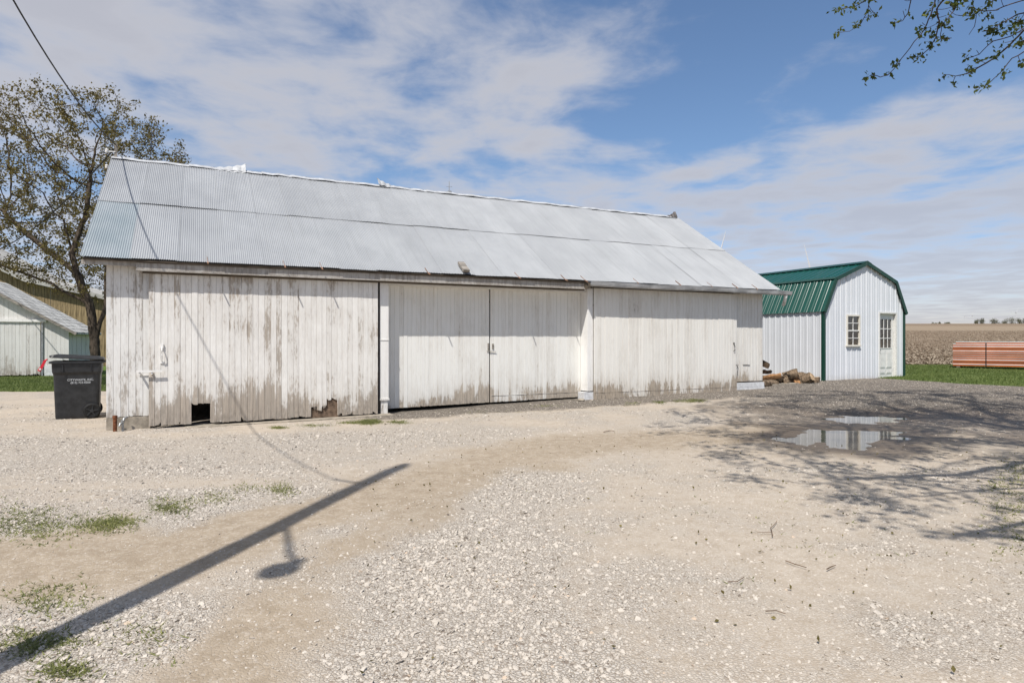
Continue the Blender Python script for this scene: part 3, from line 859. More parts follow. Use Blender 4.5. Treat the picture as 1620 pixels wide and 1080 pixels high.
def flap(name, u0, u1, h0, h1, mat, w_=0.2, twist=0.05):
    mb = MB(); segs = 7
    for k in range(segs + 1):
        s_ = k / segs; u = u0 + (u1 - u0) * s_; h = RZ + 0.06 + h0 + (h1 - h0) * s_ ** 1.6
        cr = 0.012 * ((k % 2) * 2 - 1)
        mb.v += [(u, RV - w_ * 0.62, RZ + 0.035 - 0.62 * w_ * 0.62 + (h - RZ - 0.06) * 0.25 + cr - twist * s_), (u, RV, h + cr), (u + 0.02, RV + w_ * 0.8, h - 0.07 + 0.09 * s_ + cr)]
        if k: mb.f += [((k - 1) * 3 + q, (k - 1) * 3 + q + 1, k * 3 + q + 1, k * 3 + q) for q in range(2)]
    o = mb.build(name, mat, roof); so_ = o.modifiers.new('thickness', 'SOLIDIFY'); so_.thickness = 0.006
    return o


flap('bent_ridge_cap', 1.62, 2.22, 0.0, 0.13, M['cap_white'], 0.22, 0.02)
flap('bent_ridge_cap', 5.65, 5.18, 0.0, 0.14, M['cap_white'], 0.18, -0.04)
flap('bent_ridge_cap', 14.02, 14.36, 0.0, 0.13, M['cap_dark'], 0.14, 0.0)
# lightning rod
lr = MB().tube([(7.02, RV, RZ), (7.02, RV, RZ + 0.34)], [0.014, 0.007], 6).bar((6.94, RV, RZ + 0.19), (7.10, RV, RZ + 0.20), 0.008, 0.008).box(6.99, 7.07, RV - 0.04, RV + 0.04, RZ + 0.03, RZ + 0.085)
lr.build('lightning_rod', M['lamp_grey'], roof)
# door hardware
lat = MB().box(0.42, 0.78, -0.160, -0.145, 0.895, 0.925).box(0.45, 0.47, -0.150, -0.015, 0.86, 0.90).box(0.62, 0.64, -0.15, -0.10, 0.86, 0.90).box(0.44, 0.66, -0.018, -0.010, 0.845, 0.865)
lat.build('latch_bar', M['post_paint'], door1)
hk = MB().box(0.75, 0.79, -0.118, -0.094, 1.275, 1.345).tube([(0.77, -0.115, 1.29), (0.77, -0.150, 1.24), (0.77, -0.158, 1.16), (0.77, -0.13, 1.08), (0.765, -0.10, 1.06)], 0.009, 6).box(0.745, 0.795, -0.106, -0.094, 1.03, 1.07)
hk.build('door_pull', M['post_paint'], door1)
hp = MB().bar((6.58, 0.205, 1.18), (6.78, 0.200, 1.165), 0.012, 0.010).bar((6.60, 0.205, 1.22), (6.66, 0.20, 1.16), 0.012, 0.008).box(6.60, 6.63, 0.205, 0.221, 1.20, 1.34).box(6.70, 6.735, 0.205, 0.221, 1.22, 1.33)
hp.build('hasp', M['grey_wood'], barn)
ph = MB().box(13.03, 13.055, -0.10, -0.082, 1.30, 1.345).tube([(13.04, -0.095, 1.30), (13.045, -0.125, 1.25), (13.045, -0.12, 1.17), (13.04, -0.09, 1.13)], 0.008, 6)
ph.build('door_pull', M['dark_plastic'], door3)
hs = MB().bar((13.12, -0.09, 0.80), (13.17, -0.03, 0.68), 0.014, 0.014).bar((13.14, -0.09, 0.70), (13.24, -0.03, 0.80), 0.012, 0.012).bar((13.42, -0.012, 0.79), (13.66, -0.012, 0.785), 0.008, 0.010)
hs.build('hasp', M['dark_plastic'], rw)
# service mast at the near peak, with knobs
ms = MB().bar((U0 + 0.06, RV - 0.03, RZ - 0.35), (U0 + 0.08, RV - 0.03, RZ + 0.30), 0.05, 0.035, (0, 1, 0)).build('service_mast', M['grey_wood'], barn)
for dz, dx in ((0.10, -0.10), (-0.22, -0.10)):
    MB().lathe([(0.0, 0), (0.028, 0.0), (0.034, 0.025), (0.022, 0.035), (0.034, 0.05), (0.02, 0.07), (0, 0.072)], 10, (U0 + 0.02 + dx, RV - 0.06, RZ + dz)).bar((U0 + 0.07, RV - 0.05, RZ + dz + 0.03), (U0 + dx, RV - 0.06, RZ + dz + 0.03), 0.02, 0.02).build('insulator', M['porcelain'], ms)


def bw(u, v, z):                                   # barn-local -> world
    p = BARN + u * D2 + v * N2; return Vector((p[0], p[1], z))


# weathered plank lying on the roof edge
a = 0.10; y, z = EV + a * math.cos(PITCH), EZ + a * math.sin(PITCH)
pl = MB().box(0, 0.13, 0, 0.36, 0, 0.05).build('plank', M['grey_wood'])
pl.location = bw(5.87, y - 0.10, z + 0.002); pl.rotation_euler = (PITCH, 0, BARN_RZ)
tag(pl, 'short weathered plank lying on the lower edge of the metal roof', 'plank')

# ------------------------------------------------------------------ lofted garden shed with green roof
shed = empty('garden_shed', (SHED[0], SHED[1], 0), BARN_RZ)
tag(shed, 'white ribbed metal shed with a dark green gambrel roof', 'shed')
M['shed_white'] = ribbed_paint('shed_white', (0.66, 0.68, 0.71), 0.35, True)
M['shed_green'] = ribbed_paint('shed_green', (0.004, 0.062, 0.045), 0.22)
M['trim_green'] = ribbed_paint('trim_green', (0.004, 0.045, 0.029), 0.4)
M['door_white'] = simple('door_white', (0.70, 0.69, 0.66), 0.45, 0, 0.4, 0.06, 6, 0.05)
M['vinyl'] = simple('vinyl', (0.70, 0.66, 0.58), 0.45, 0, 0.4, 0.05, 6, 0.05)
SWD, SDP, SB = 3.66, 6.1, 0.185                      # width, depth, foot of walls
GAM = [(0.0, 2.29), (0.46, 3.16), (1.83, 3.69), (3.20, 3.16), (3.66, 2.29)]


def gtop(x):
    for (a, za), (b_, zb) in zip(GAM[:-1], GAM[1:]):
        if a <= x <= b_: return za + (zb - za) * (x - a) / (b_ - a)
    return 2.29


RIB = 0.2287


def rib_xs(x0, x1):
    xs = {round(x0, 4): 0, round(x1, 4): 0}
    k = math.ceil((x0 - 0.3) / RIB)
    while k * RIB < x1 + 0.3:
        c = k * RIB + 0.05
        for dx, h in ((-0.034, 0), (-0.014, 0.018), (0.014, 0.018), (0.034, 0), (0.075, 0), (0.082, 0.007), (0.10, 0.007), (0.11, 0)):
            if x0 < c + dx < x1: xs[round(c + dx, 4)] = h
        k += 1
    return sorted(xs.items())


def ribbed(name, x0, x1, zb, zt, mat, parent, extra=()):
    """metal panel in the local x-z plane, ribs stand out towards -y"""
    pts = rib_xs(x0, x1)
    for e in extra:
        if x0 < e < x1: pts = sorted(pts + [(e, 0)])
    mb = MB()
    for x, h in pts:
        t_ = zt(x) if callable(zt) else zt
        b_ = zb(x) if callable(zb) else zb
        mb.v += [(x, -h, b_), (x, -h, t_)]
    for i in range(len(pts) - 1): mb.f.append((2 * i, 2 * i + 2, 2 * i + 3, 2 * i + 1))
    me = bpy.data.meshes.new(name); me.from_pydata(mb.v, [], mb.f); me.materials.append(mat)
    return link(name, me, parent)


WX0, WX1, WZ0, WZ1 = 0.955, 1.545, 1.215, 2.15
DX0, DX1, DZ1 = 2.43, 3.29, 2.26
brk = [0.46, 1.83, 3.20]
gt = lambda x: gtop(x) - 0.01
for x0, x1, zb, zt in ((0.02, WX0 + 0.02, SB, gt), (WX0 + 0.02, WX1 - 0.02, SB, WZ0 + 0.02), (WX0 + 0.02, WX1 - 0.02, WZ1 - 0.02, gt),
                       (WX1 - 0.02, DX0 + 0.02, SB, gt), (DX0 + 0.02, DX1 - 0.02, DZ1 - 0.02, gt), (DX1 - 0.02, SWD - 0.02, SB, gt)):
    ribbed('wall_panel', x0, x1, zb, zt, M['shed_white'], shed, brk)
for x0 in np.arange(0, SDP - 0.1, 0.915):
    o = ribbed('wall_panel', x0, min(x0 + 0.915, SDP), SB, 2.28, M['shed_white'], shed); o.rotation_euler = (0, 0, -math.pi / 2)
    o.location = (0, SDP, 0)
    o = ribbed('wall_panel', x0, min(x0 + 0.915, SDP), SB, 2.28, M['shed_white'], shed); o.rotation_euler = (0, 0, math.pi / 2)
    o.location = (SWD, 0, 0)
o = ribbed('wall_panel', 0.0, SWD, SB, gt, M['shed_white'], shed, brk); o.rotation_euler = (0, 0, math.pi); o.location = (SWD, SDP, 0)
# inner sheathing, studs, floor and skids
ins = MB().box(0.03, SWD - 0.03, 0.12, SDP - 0.1, SB + 0.0, SB + 0.05)
ins.build('floor', M['stud_wood'], shed)
st_ = MB()
for k in range(11):
    st_.box(0.03, 0.12, 0.10 + k * 0.58, 0.14 + k * 0.58, SB + 0.06, 2.25).box(SWD - 0.12, SWD - 0.03, 0.10 + k * 0.58, 0.14 + k * 0.58, SB + 0.06, 2.25)
for x in (0.4, 0.86, 1.6, 2.0, 2.36, 3.33): st_.box(x, x + 0.04, 0.02, 0.10, SB + 0.06, 2.3)
st_.build('stud_frame', M['stud_wood'], shed)
MB().box(0.2, 0.34, 0.05, SDP, 0.02, SB - 0.01).box(1.76, 1.90, 0.05, SDP, 0.02, SB - 0.01).box(3.3, 3.44, 0.05, SDP, 0.02, SB - 0.01).build('skid', M['dark_wood'], shed)
MB().box(0.0, SWD, -0.012, 0.03, SB - 0.055, SB + 0.012).build('base_trim', M['trim_green'], shed)
for x, y in ((0.02, 0.02), (SWD - 0.02, 0.02), (0.02, SDP), (SWD - 0.02, SDP)):
    sx_ = 1 if x < 1 else -1
    MB().box(x - 0.05 * sx_ - (0.0 if sx_ > 0 else 0.085), x - 0.05 * sx_ + (0.085 if sx_ > 0 else 0.0), y - 0.05, y + 0.035, SB - 0.045, 2.27).build('corner_trim', M['trim_green'], shed)
MB().tube([(SWD - 0.03, -0.02, 0.0), (SWD - 0.03, -0.02, 0.16)], 0.02, 6).build('foot_peg', M['rust'], shed)
# roof: panels on four planes
OV = 0.075; OX = 0.055
pts = [(-OX, 2.29 - OX * 1.89 + 0.03), (0.46 - 0.015, 3.19), (1.83, 3.72), (3.20 + 0.015, 3.19), (SWD + OX, 2.29 - OX * 1.89 + 0.03)]
sroof = MB()
for y in np.arange(0.15, SDP, 0.6):
    for (a, za), (b_, zb) in zip(GAM[:-1], GAM[1:]): sroof.bar((a, y, za - 0.07), (b_, y, zb - 0.07), 0.04, 0.09, (0, 1, 0))
srf = sroof.build('roof', M['stud_wood'], shed)
for pi, ((a, za), (b_, zb)) in enumerate(zip(pts[:-1], pts[1:])):
    L_ = math.hypot(b_ - a, zb - za)
    x0 = 0.0; tot = SDP + 2 * OV
    while x0 < tot - 0.05:
        x1 = min(x0 + 0.915, tot)
        o = ribbed('roof_panel', x0, x1, 0.0, L_, M['shed_green'], srf)
        up = Vector((b_ - a, 0, zb - za)).normalized()
        if pi < 2: xa = Vector((0, -1, 0)); org = Vector((a, SDP + OV, za)); upv = up
        else: xa = Vector((0, 1, 0)); org = Vector((b_, -OV, zb)); upv = -up
        ya = upv.cross(xa)
        mtx = Matrix((xa, ya, upv)).transposed().to_4x4(); mtx.translation = org
        o.matrix_local = mtx
        x0 = x1
# rake trims, ridge cap and break flashing
for yy in (-OV - 0.012, SDP + OV - 0.0):
    rk = MB()
    for (a, za), (b_, zb) in zip(pts[:-1], pts[1:]):
        d_ = Vector((b_ - a, 0, zb - za)).normalized(); nn = Vector((-d_.z, 0, d_.x))
        A = Vector((a, 0, za)) - d_ * 0.0; B = Vector((b_, 0, zb))
        vs = []
        for y in (yy, yy + 0.03):
            for p, off in ((A, 0.028), (B, 0.028), (B, -0.075), (A, -0.075)): vs.append(p + nn * off + Vector((0, y, 0)))
        rk.add(vs, [(0, 1, 2, 3), (7, 6, 5, 4), (0, 4, 5, 1), (1, 5, 6, 2), (2, 6, 7, 3), (3, 7, 4, 0)])
    rk.build('rake_trim', M['trim_green'], srf)
rc = MB().bar((1.83 - 0.1, -OV, 3.725), (1.83 - 0.1, SDP + OV, 3.725), 0.2, 0.012, (-0.36, 0, 0.93)).bar((1.83 + 0.1, -OV, 3.725), (1.83 + 0.1, SDP + OV, 3.725), 0.2, 0.012, (0.36, 0, 0.93))
rc.build('ridge_cap', M['trim_green'], srf)
for x, s_ in ((0.435, -1), (3.225, 1)):
    MB().bar((x, -OV, 3.20), (x, SDP + OV, 3.20), 0.11, 0.012, (0.55 * s_, 0, 0.83)).build('flashing', M['trim_green'], srf)
# window: frame, two sashes of four panes
wn = MB().box(WX0, WX1, -0.045, 0.02, WZ1 - 0.045, WZ1).box(WX0 - 0.02, WX1 + 0.02, -0.06, 0.02, WZ0, WZ0 + 0.05).box(WX0, WX0 + 0.04, -0.045, 0.02, WZ0 + 0.05, WZ1 - 0.045).box(WX1 - 0.04, WX1, -0.045, 0.02, WZ0 + 0.05, WZ1 - 0.045)
win = wn.build('window', M['vinyl'], shed)
zm = (WZ0 + WZ1) / 2
MB().box(WX0 + 0.04, WX1 - 0.04, -0.035, 0.005, zm - 0.02, zm + 0.02).build('meeting_rail', M['white_bits'], win)
mu = MB()
xm = (WX0 + WX1) / 2
mu.box(xm - 0.011, xm + 0.011, -0.022, -0.008, WZ0 + 0.05, zm - 0.02).box(xm - 0.011, xm + 0.011, -0.022, -0.008, zm + 0.02, WZ1 - 0.045)
for za, zb in ((WZ0 + 0.05, zm - 0.02), (zm + 0.02, WZ1 - 0.045)):
    zc_ = (za + zb) / 2
    mu.box(WX0 + 0.04, xm - 0.011, -0.020, -0.010, zc_ - 0.010, zc_ + 0.010).box(xm + 0.011, WX1 - 0.04, -0.020, -0.010, zc_ - 0.010, zc_ + 0.010)
mu.build('muntin', M['white_bits'], win)
for za, zb in ((WZ0 + 0.05, zm - 0.02), (zm + 0.02, WZ1 - 0.045)):
    for xa, xb in ((WX0 + 0.04, xm), (xm, WX1 - 0.04)):
        for k in range(2):
            z0_, z1_ = za + (zb - za) * k / 2, za + (zb - za) * (k + 1) / 2
            me = bpy.data.meshes.new('pane'); me.from_pydata([(xa, -0.004, z0_), (xb, -0.004, z0_), (xb, -0.004, z1_), (xa, -0.004, z1_)], [], [(0, 1, 2, 3)]); me.materials.append(M['glass'])
            link('pane', me, win)
# entry door set back in its frame
jb = MB().box(DX0, DX0 + 0.04, -0.03, 0.12, SB + 0.06, DZ1 - 0.05).box(DX1 - 0.05, DX1, -0.03, 0.12, SB + 0.06, DZ1 - 0.05).box(DX0, DX1, -0.03, 0.12, DZ1 - 0.05, DZ1)
jb.build('door_frame', M['white_bits'], shed)
MB().box(DX0 - 0.02, DX1 + 0.01, -0.07, 0.10, SB - 0.02, SB + 0.06).build('threshold', M['grey_wood'], shed)
da, db, dz0, dz1 = DX0 + 0.045, DX1 - 0.055, SB + 0.065, DZ1 - 0.055
ga, gb, gza, gzb = da + 0.10, db - 0.10, 1.17, 2.04
dm = MB().box(da, ga, 0.06, 0.10, dz0, dz1).box(gb, db, 0.06, 0.10, dz0, dz1).box(ga, gb, 0.06, 0.10, dz0, gza).box(ga, gb, 0.06, 0.10, gzb, dz1)
xm = (da + db) / 2
for xa, xb in ((da + 0.09, xm - 0.03), (xm + 0.03, db - 0.09)):
    for k, (za, zb) in enumerate(((dz0 + 0.12, dz0 + 0.22), (dz0 + 0.30, gza - 0.12))):
        dm.box(xa, xb, 0.052, 0.0605, za, zb); dm.box(xa + 0.025, xb - 0.025, 0.045, 0.0525, za + 0.025, zb - 0.025)
dor = dm.build('door', M['door_white'], shed)
gm_ = MB().box(ga - 0.02, gb + 0.02, 0.048, 0.062, gza - 0.02, gza).box(ga - 0.02, gb + 0.02, 0.048, 0.062, gzb, gzb + 0.02).box(ga - 0.02, ga, 0.048, 0.062, gza, gzb).box(gb, gb + 0.02, 0.048, 0.062, gza, gzb)
for k in (1, 2):
    x = ga + (gb - ga) * k / 3; z = gza + (gzb - gza) * k / 3
    gm_.box(x - 0.011, x + 0.011, 0.050, 0.064, gza, gzb)
    for xa, xb in ((0, 1), (1, 2), (2, 3)): gm_.box(ga + (gb - ga) * xa / 3 + 0.012, ga + (gb - ga) * xb / 3 - 0.012, 0.052, 0.064, z - 0.011, z + 0.011)
gm_.build('muntin', M['white_bits'], dor)
for i in range(3):
    for k in range(3):
        xa, xb = ga + (gb - ga) * i / 3, ga + (gb - ga) * (i + 1) / 3; za, zb = gza + (gzb - gza) * k / 3, gza + (gzb - gza) * (k + 1) / 3
        me = bpy.data.meshes.new('pane'); me.from_pydata([(xa, 0.075, za), (xb, 0.075, za), (xb, 0.075, zb), (xa, 0.075, zb)], [], [(0, 1, 2, 3)]); me.materials.append(M['glass'])
        link('pane', me, dor)
MB().lathe([(0.0, 0.0), (0.02, 0.0), (0.02, -0.03), (0.032, -0.05), (0.0, -0.07)], 10, (da + 0.06, 0.06, 1.10), 'y').build('handle', M['steel'], dor)

# ------------------------------------------------------------------ small outbuilding beyond the lawn, left
OB = np.array([-17.35, 25.0]); OB_RZ = R(20)
out = empty('outbuilding', (OB[0], OB[1], 0), OB_RZ)
tag(out, 'low white board outbuilding with a grey shingle gable roof beyond the lawn', 'outbuilding')
M['out_boards'] = painted_wood('out_boards', (0.66, 0.655, 0.63), (0.36, 0.325, 0.28), 0.14, out, 0.9, grime_amt=0.5)
M['out_roof'] = simple('out_roof', (0.50, 0.495, 0.47), 0.9, 0, 0.2, 0.38, 2.6, 0.3, (1, 3, 1))
OW, ODP, OE, SLP = 6.4, 3.4, 1.80, 0.61             # local x runs left (negative) from the near right corner
bo = MB().box(-OW, -0.02, 0.03, 0.06, 0.12, OE - 0.05)
ow = bo.build('wall', M['dark_wood'], out)
ot = lambda u: OE + min(-u, OW + u) * SLP - 0.02
boards(ow, -0.84, 0.0, 0.0, 0.10, ot, 0.14, M['out_boards'], rag=0.02)
boards(ow, -OW, -3.6, 0.0, 0.10, ot, 0.14, M['out_boards'], rag=0.02)
boards(ow, -3.6, -0.84, 0.0, 2.12, ot, 0.14, M['out_boards'], rag=0.0)
odr = MB().box(-3.55, -0.95, -0.03, -0.005, 0.3, 0.4).box(-3.55, -0.95, -0.03, -0.005, 1.7, 1.8).build('sliding_door', M['dark_wood'], out)
boards(odr, -3.58, -0.92, -0.055, 0.05, 2.10, 0.115, M['out_boards'], rag=0.03)
MB().box(-3.8, -0.72, -0.11, -0.02, 2.10, 2.20).build('track_cover', M['post_paint'], out)
MB().box(-0.90, -0.84, -0.05, -0.002, 0.02, 2.09).build('door_stop', M['steel'], out)
MB().box(-0.80, 0.02, -0.03, 0.1, -0.1, 0.42).build('footing', M['white_concrete'], out)
MB().box(-0.03, 0.0, 0.03, ODP, 0.1, OE).build('wall', M['out_boards'], out)
for y in (0.4, 1.0, 1.7, 2.3): MB().box(0.002, 0.014, y, y + 0.10, 0.1, OE - 0.04).build('batten', M['out_boards'], out)
MB().box(-OW, -OW + 0.03, 0.03, ODP, 0.1, OE).box(-OW, 0, ODP - 0.03, ODP, 0.1, OE).build('wall', M['out_boards'], out)
rp = MB()
for s_ in (0, 1):
    xa, xb = (0.28, -OW / 2) if s_ == 0 else (-OW - 0.28, -OW / 2)
    za, zb = OE - 0.28 * SLP, OE + OW / 2 * SLP
    rp.add([(xa, -0.22, za), (xb, -0.22, zb), (xb, ODP + 0.22, zb), (xa, ODP + 0.22, za), (xa, -0.22, za + 0.07), (xb, -0.22, zb + 0.07), (xb, ODP + 0.22, zb + 0.07), (xa, ODP + 0.22, za + 0.07)],
           [(0, 3, 2, 1), (4, 5, 6, 7), (0, 1, 5, 4), (1, 2, 6, 5), (2, 3, 7, 6), (3, 0, 4, 7)])
orf = rp.build('roof', M['out_roof'], out)
rt = MB()
for xa, xb in ((0.30, -OW / 2),):
    rt.bar((xa, -0.24, OE - 0.30 * SLP + 0.02), (xb, -0.24, OE + OW / 2 * SLP + 0.02), 0.03, 0.09, (0, 0, 1))
rt.build('rake_board', M['grey_wood'], orf)
ncs = 16
for k in range(ncs):                                # shingle courses
    sl_ = OW / 2 + 0.28; x0 = 0.28 - sl_ * k / ncs; x1 = 0.28 - sl_ * (k + 1) / ncs - 0.02
    z0_, z1_ = OE - (x0) * SLP + 0.072 + 0.014, OE - (x1) * SLP + 0.072 + 0.002
    mb = MB(); y = -0.24
    while y < ODP + 0.22:
        wd = rnd.uniform(0.25, 0.34); dx = rnd.uniform(-0.012, 0.012)
        mb.add([(x0 + dx, y, z0_ - dx * SLP), (x0 + dx, min(y + wd - 0.012, ODP + 0.23), z0_ - dx * SLP), (x1, min(y + wd - 0.012, ODP + 0.23), z1_), (x1, y, z1_)], [(0, 1, 2, 3)]); y += wd
    mb.build('shingle_course', M['out_roof'], orf)

# ------------------------------------------------------------------ tall brown barn far behind it
FD = 34.0
FP = [(pix(x, y, FD).x, pix(x, y, FD).z) for x, y in ((215, 484), (124, 463), (47, 446), (0, 424), (-120, 362))]
far_barn = empty('board_barn', (FP[0][0], FD, 0)); tag(far_barn, 'brown vertical board barn with a pale roof behind the low outbuilding', 'barn')
M['pale_roof'] = simple('pale_roof', (0.36, 0.35, 0.325), 0.8, 0, 0.2, 0.2, 1.2, 0.2)
fx0 = FP[0][0]; FP = [(x - fx0, z) for x, z in FP]; FP.append((2 * FP[-1][0], FP[0][1]))


def ftop(x):
    for (a, za), (b_, zb) in zip(FP[:-1], FP[1:]):
        if b_ <= x <= a: return za + (zb - za) * (a - x) / (a - b_)
    return FP[0][1]


fw = MB().box(FP[-1][0], -0.05, 0.03, 0.06, 0.0, FP[0][1] - 0.05).build('wall', M['dark_wood'], far_barn)
u = -0.02
while u > -9.4:
    wv_ = rnd.uniform(0.25, 0.31); h1, h0 = ftop(u - wv_ + 0.02), ftop(u)
    mb = MB().prism([(0.02 - wv_, 0), (0, 0), (0, h0 - 0.04), (0.02 - wv_, h1 - 0.04)], rnd.uniform(-0.008, 0.004), 0.028)
    mb.build('board', M['brown_boards'], fw).location = (u, 0, 0); u -= wv_
MB().prism([(FP[-1][0], 0), (u, 0), (u, ftop(u) - 0.05), (FP[4][0], FP[4][1] - 0.05), (FP[-1][0], FP[-1][1] - 0.05)], 0.0, 0.028).build('gable_wall', M['brown_boards'], far_barn)
MB().box(-0.06, -0.02, 0.06, 3.0, 0, FP[0][1] - 0.05).build('wall', M['brown_boards'], far_barn)
for i in range(5):
    (a, za), (b_, zb) = FP[i], FP[i + 1]
    if i == 0: za -= (zb - za) * 0.25 / (a - b_) * 1.0; a += 0.25
    MB().add([(a, -0.45, za), (b_, -0.45, zb), (b_, 3.2, zb), (a, 3.2, za), (a, -0.45, za + 0.22), (b_, -0.45, zb + 0.22), (b_, 3.2, zb + 0.22), (a, 3.2, za + 0.22)],
             [(0, 3, 2, 1), (4, 5, 6, 7), (0, 1, 5, 4), (1, 2, 6, 5), (2, 3, 7, 6), (3, 0, 4, 7)]).build('roof_slope', M['pale_roof'], far_barn)

# ------------------------------------------------------------------ wheeled trash cart
bx_, by_ = -7.92, 11.66
cart = empty('trash_cart', (bx_, by_, gz(bx_, by_) + 0.0), R(30)); cart.scale = (0.96, 0.96, 0.98); tag(cart, 'black wheeled trash cart with its lid ajar beside the barn corner', 'trash cart')


def rrect(hx, hy, r_, n=5, cx=0, cy=0):
    out_ = []
    for (sx_, sy_, a0) in ((1, 1, 0), (-1, 1, 90), (-1, -1, 180), (1, -1, 270)):
        for k in range(n): t_ = R(a0 + 90 * k / (n - 1)); out_.append((cx + sx_ * (hx - r_) + r_ * math.cos(t_), cy + sy_ * (hy - r_) + r_ * math.sin(t_)))
    return out_


def loft(rings, cap=True):
    mb = MB(); n = len(rings[0])
    for rg in rings: mb.v += rg
    for k in range(len(rings) - 1):
        for q in range(n): mb.f.append((k * n + q, k * n + (q + 1) % n, (k + 1) * n + (q + 1) % n, (k + 1) * n + q))
    if cap: mb.f += [tuple(range(n - 1, -1, -1)), tuple((len(rings) - 1) * n + q for q in range(n))]
    return mb


def ring(hx, hy, r_, z, cx=0): return [(x, y, z) for x, y in rrect(hx, hy, r_, 5, cx)]


loft([ring(0.335, 0.25, 0.05, 0.012), ring(0.34, 0.255, 0.05, 0.05), ring(0.365, 0.285, 0.05, 0.80), ring(0.37, 0.29, 0.05, 0.82), ring(0.385, 0.31, 0.05, 0.86), ring(0.39, 0.315, 0.05, 1.02)]).build('body', M['dark_plastic'], cart, False)
loft([ring(0.405, 0.33, 0.05, 1.015), ring(0.43, 0.345, 0.05, 1.02), ring(0.43, 0.345, 0.05, 1.055), ring(0.395, 0.32, 0.05, 1.06)]).build('rim', M['dark_plastic'], cart)
for x in (-0.22, 0.22): MB().box(x - 0.010, x + 0.010, -0.335, -0.28, 0.86, 1.0).box(x - 0.010, x + 0.010, 0.28, 0.335, 0.86, 1.0).build('rib', M['dark_plastic'], cart)
lid = loft([ring(0.415, 0.335, 0.05, 0.0, -0.42), ring(0.425, 0.345, 0.05, 0.012, -0.42), ring(0.41, 0.335, 0.06, 0.04, -0.42), ring(0.33, 0.25, 0.06, 0.062, -0.43), ring(0.30, 0.23, 0.06, 0.050, -0.43)]).build('lid', M['dark_plastic'], cart)
lid.location = (0.42, 0, 1.07); lid.rotation_euler = (0, R(3.8), 0)
MB().box(-0.86, -0.80, -0.14, 0.14, 0.005, 0.035).build('lid_grip', M['dark_plastic'], lid)
MB().tube([(0.40, -0.25, 1.04), (0.47, -0.25, 1.05), (0.49, -0.2, 1.05), (0.49, 0.2, 1.05), (0.47, 0.25, 1.05), (0.40, 0.25, 1.04)], 0.016, 8).build('handle', M['dark_plastic'], cart)
for s_ in (-1, 1):
    wh = MB().lathe([(0.0, -0.03), (0.08, -0.03), (0.115, -0.035), (0.14, -0.025), (0.143, 0.0), (0.14, 0.025), (0.115, 0.035), (0.08, 0.03), (0, 0.03)], 24, (0, 0, 0), 'y').build('wheel', M['black_rubber'], cart)
    wh.location = (0.235, s_ * 0.315, 0.143)
    hb = MB()
    for k in range(5):
        t_ = R(72 * k + 10); hb.bar((0.02 * math.cos(t_), s_ * 0.036, 0.02 * math.sin(t_)), (0.105 * math.cos(t_), s_ * 0.036, 0.105 * math.sin(t_)), 0.02, 0.012, (0, 1, 0))
    hb.lathe([(0, s_ * 0.02), (0.03, s_ * 0.02), (0.028, s_ * 0.045), (0, s_ * 0.047)], 12, (0, 0, 0), 'y')
    hb.build('rim', M['dark_plastic'], wh)
MB().tube([(0.235, -0.32, 0.143), (0.235, 0.32, 0.143)], 0.012, 6).build('axle', M['steel'], cart)
bag = loft([ring(0.37, 0.29, 0.10, 1.0), ring(0.36, 0.28, 0.12, 1.06), ring(0.31, 0.24, 0.12, 1.085, -0.03), ring(0.20, 0.15, 0.10, 1.098, -0.06)])
bag.v = [(x + 0.012 * math.sin(40 * y), y, z + 0.008 * math.sin(31 * x + 17 * y)) for x, y, z in bag.v]
bg_ = bag.build('trash_bag', M['black_rubber'], None, True); bg_.matrix_world = Matrix.Translation(cart.location) @ Matrix.Rotation(R(30), 4, 'Z') @ Matrix.Scale(0.95, 4)
tag(bg_, 'black bag filling the cart, showing under its lid', 'bag')
rd = MB().bar((-0.44, -0.20, 1.075), (-0.47, -0.22, 1.05), 0.05, 0.012).bar((-0.468, -0.22, 1.055), (-0.52, -0.24, 0.93), 0.04, 0.01, (0, 1, 0)).bar((-0.52, -0.24, 0.935), (-0.555, -0.25, 0.87), 0.05, 0.02, (0, 1, 0))
rdo = rd.build('red_strap', M['red_plastic']); rdo.matrix_world = Matrix.Translation(cart.location) @ Matrix.Rotation(R(30), 4, 'Z')
tag(rdo, 'red plastic strap hanging out from under the cart lid', 'strap')
MB().lathe([(0, -0.262), (0.018, -0.262), (0.018, -0.268), (0, -0.268)], 10, (-0.538, 0, 0.905), 'y').build('buckle', M['white_bits'], rdo)


def text_mesh(txt, size, mat, name):
    cu = bpy.data.curves.new(name, 'FONT'); cu.body = txt; cu.size = size; cu.align_x = 'CENTER'; cu.extrude = 0.0006; cu.offset = 0.0011
    ob = bpy.data.objects.new(name, cu); COL.objects.link(ob); bpy.context.view_layer.update()
    me = bpy.data.meshes.new_from_object(ob.evaluated_get(bpy.context.evaluated_depsgraph_get()))
    bpy.data.objects.remove(ob); me.materials.clear(); me.materials.append(mat); return me


tilt = math.atan2(0.030, 0.75)
for txt, z, s_ in (('CITYWASTE, INC.', 0.700, 0.052), ('(815) 723-0200', 0.650, 0.050)):
    o = link('lettering', text_mesh(txt, s_, M['print_white'], 'lettering'), cart)
    o.location = (0.055, -(0.255 + 0.03 * (z - 0.05) / 0.75) - 0.0025, z); o.rotation_euler = (R(90) + tilt, 0, 0)

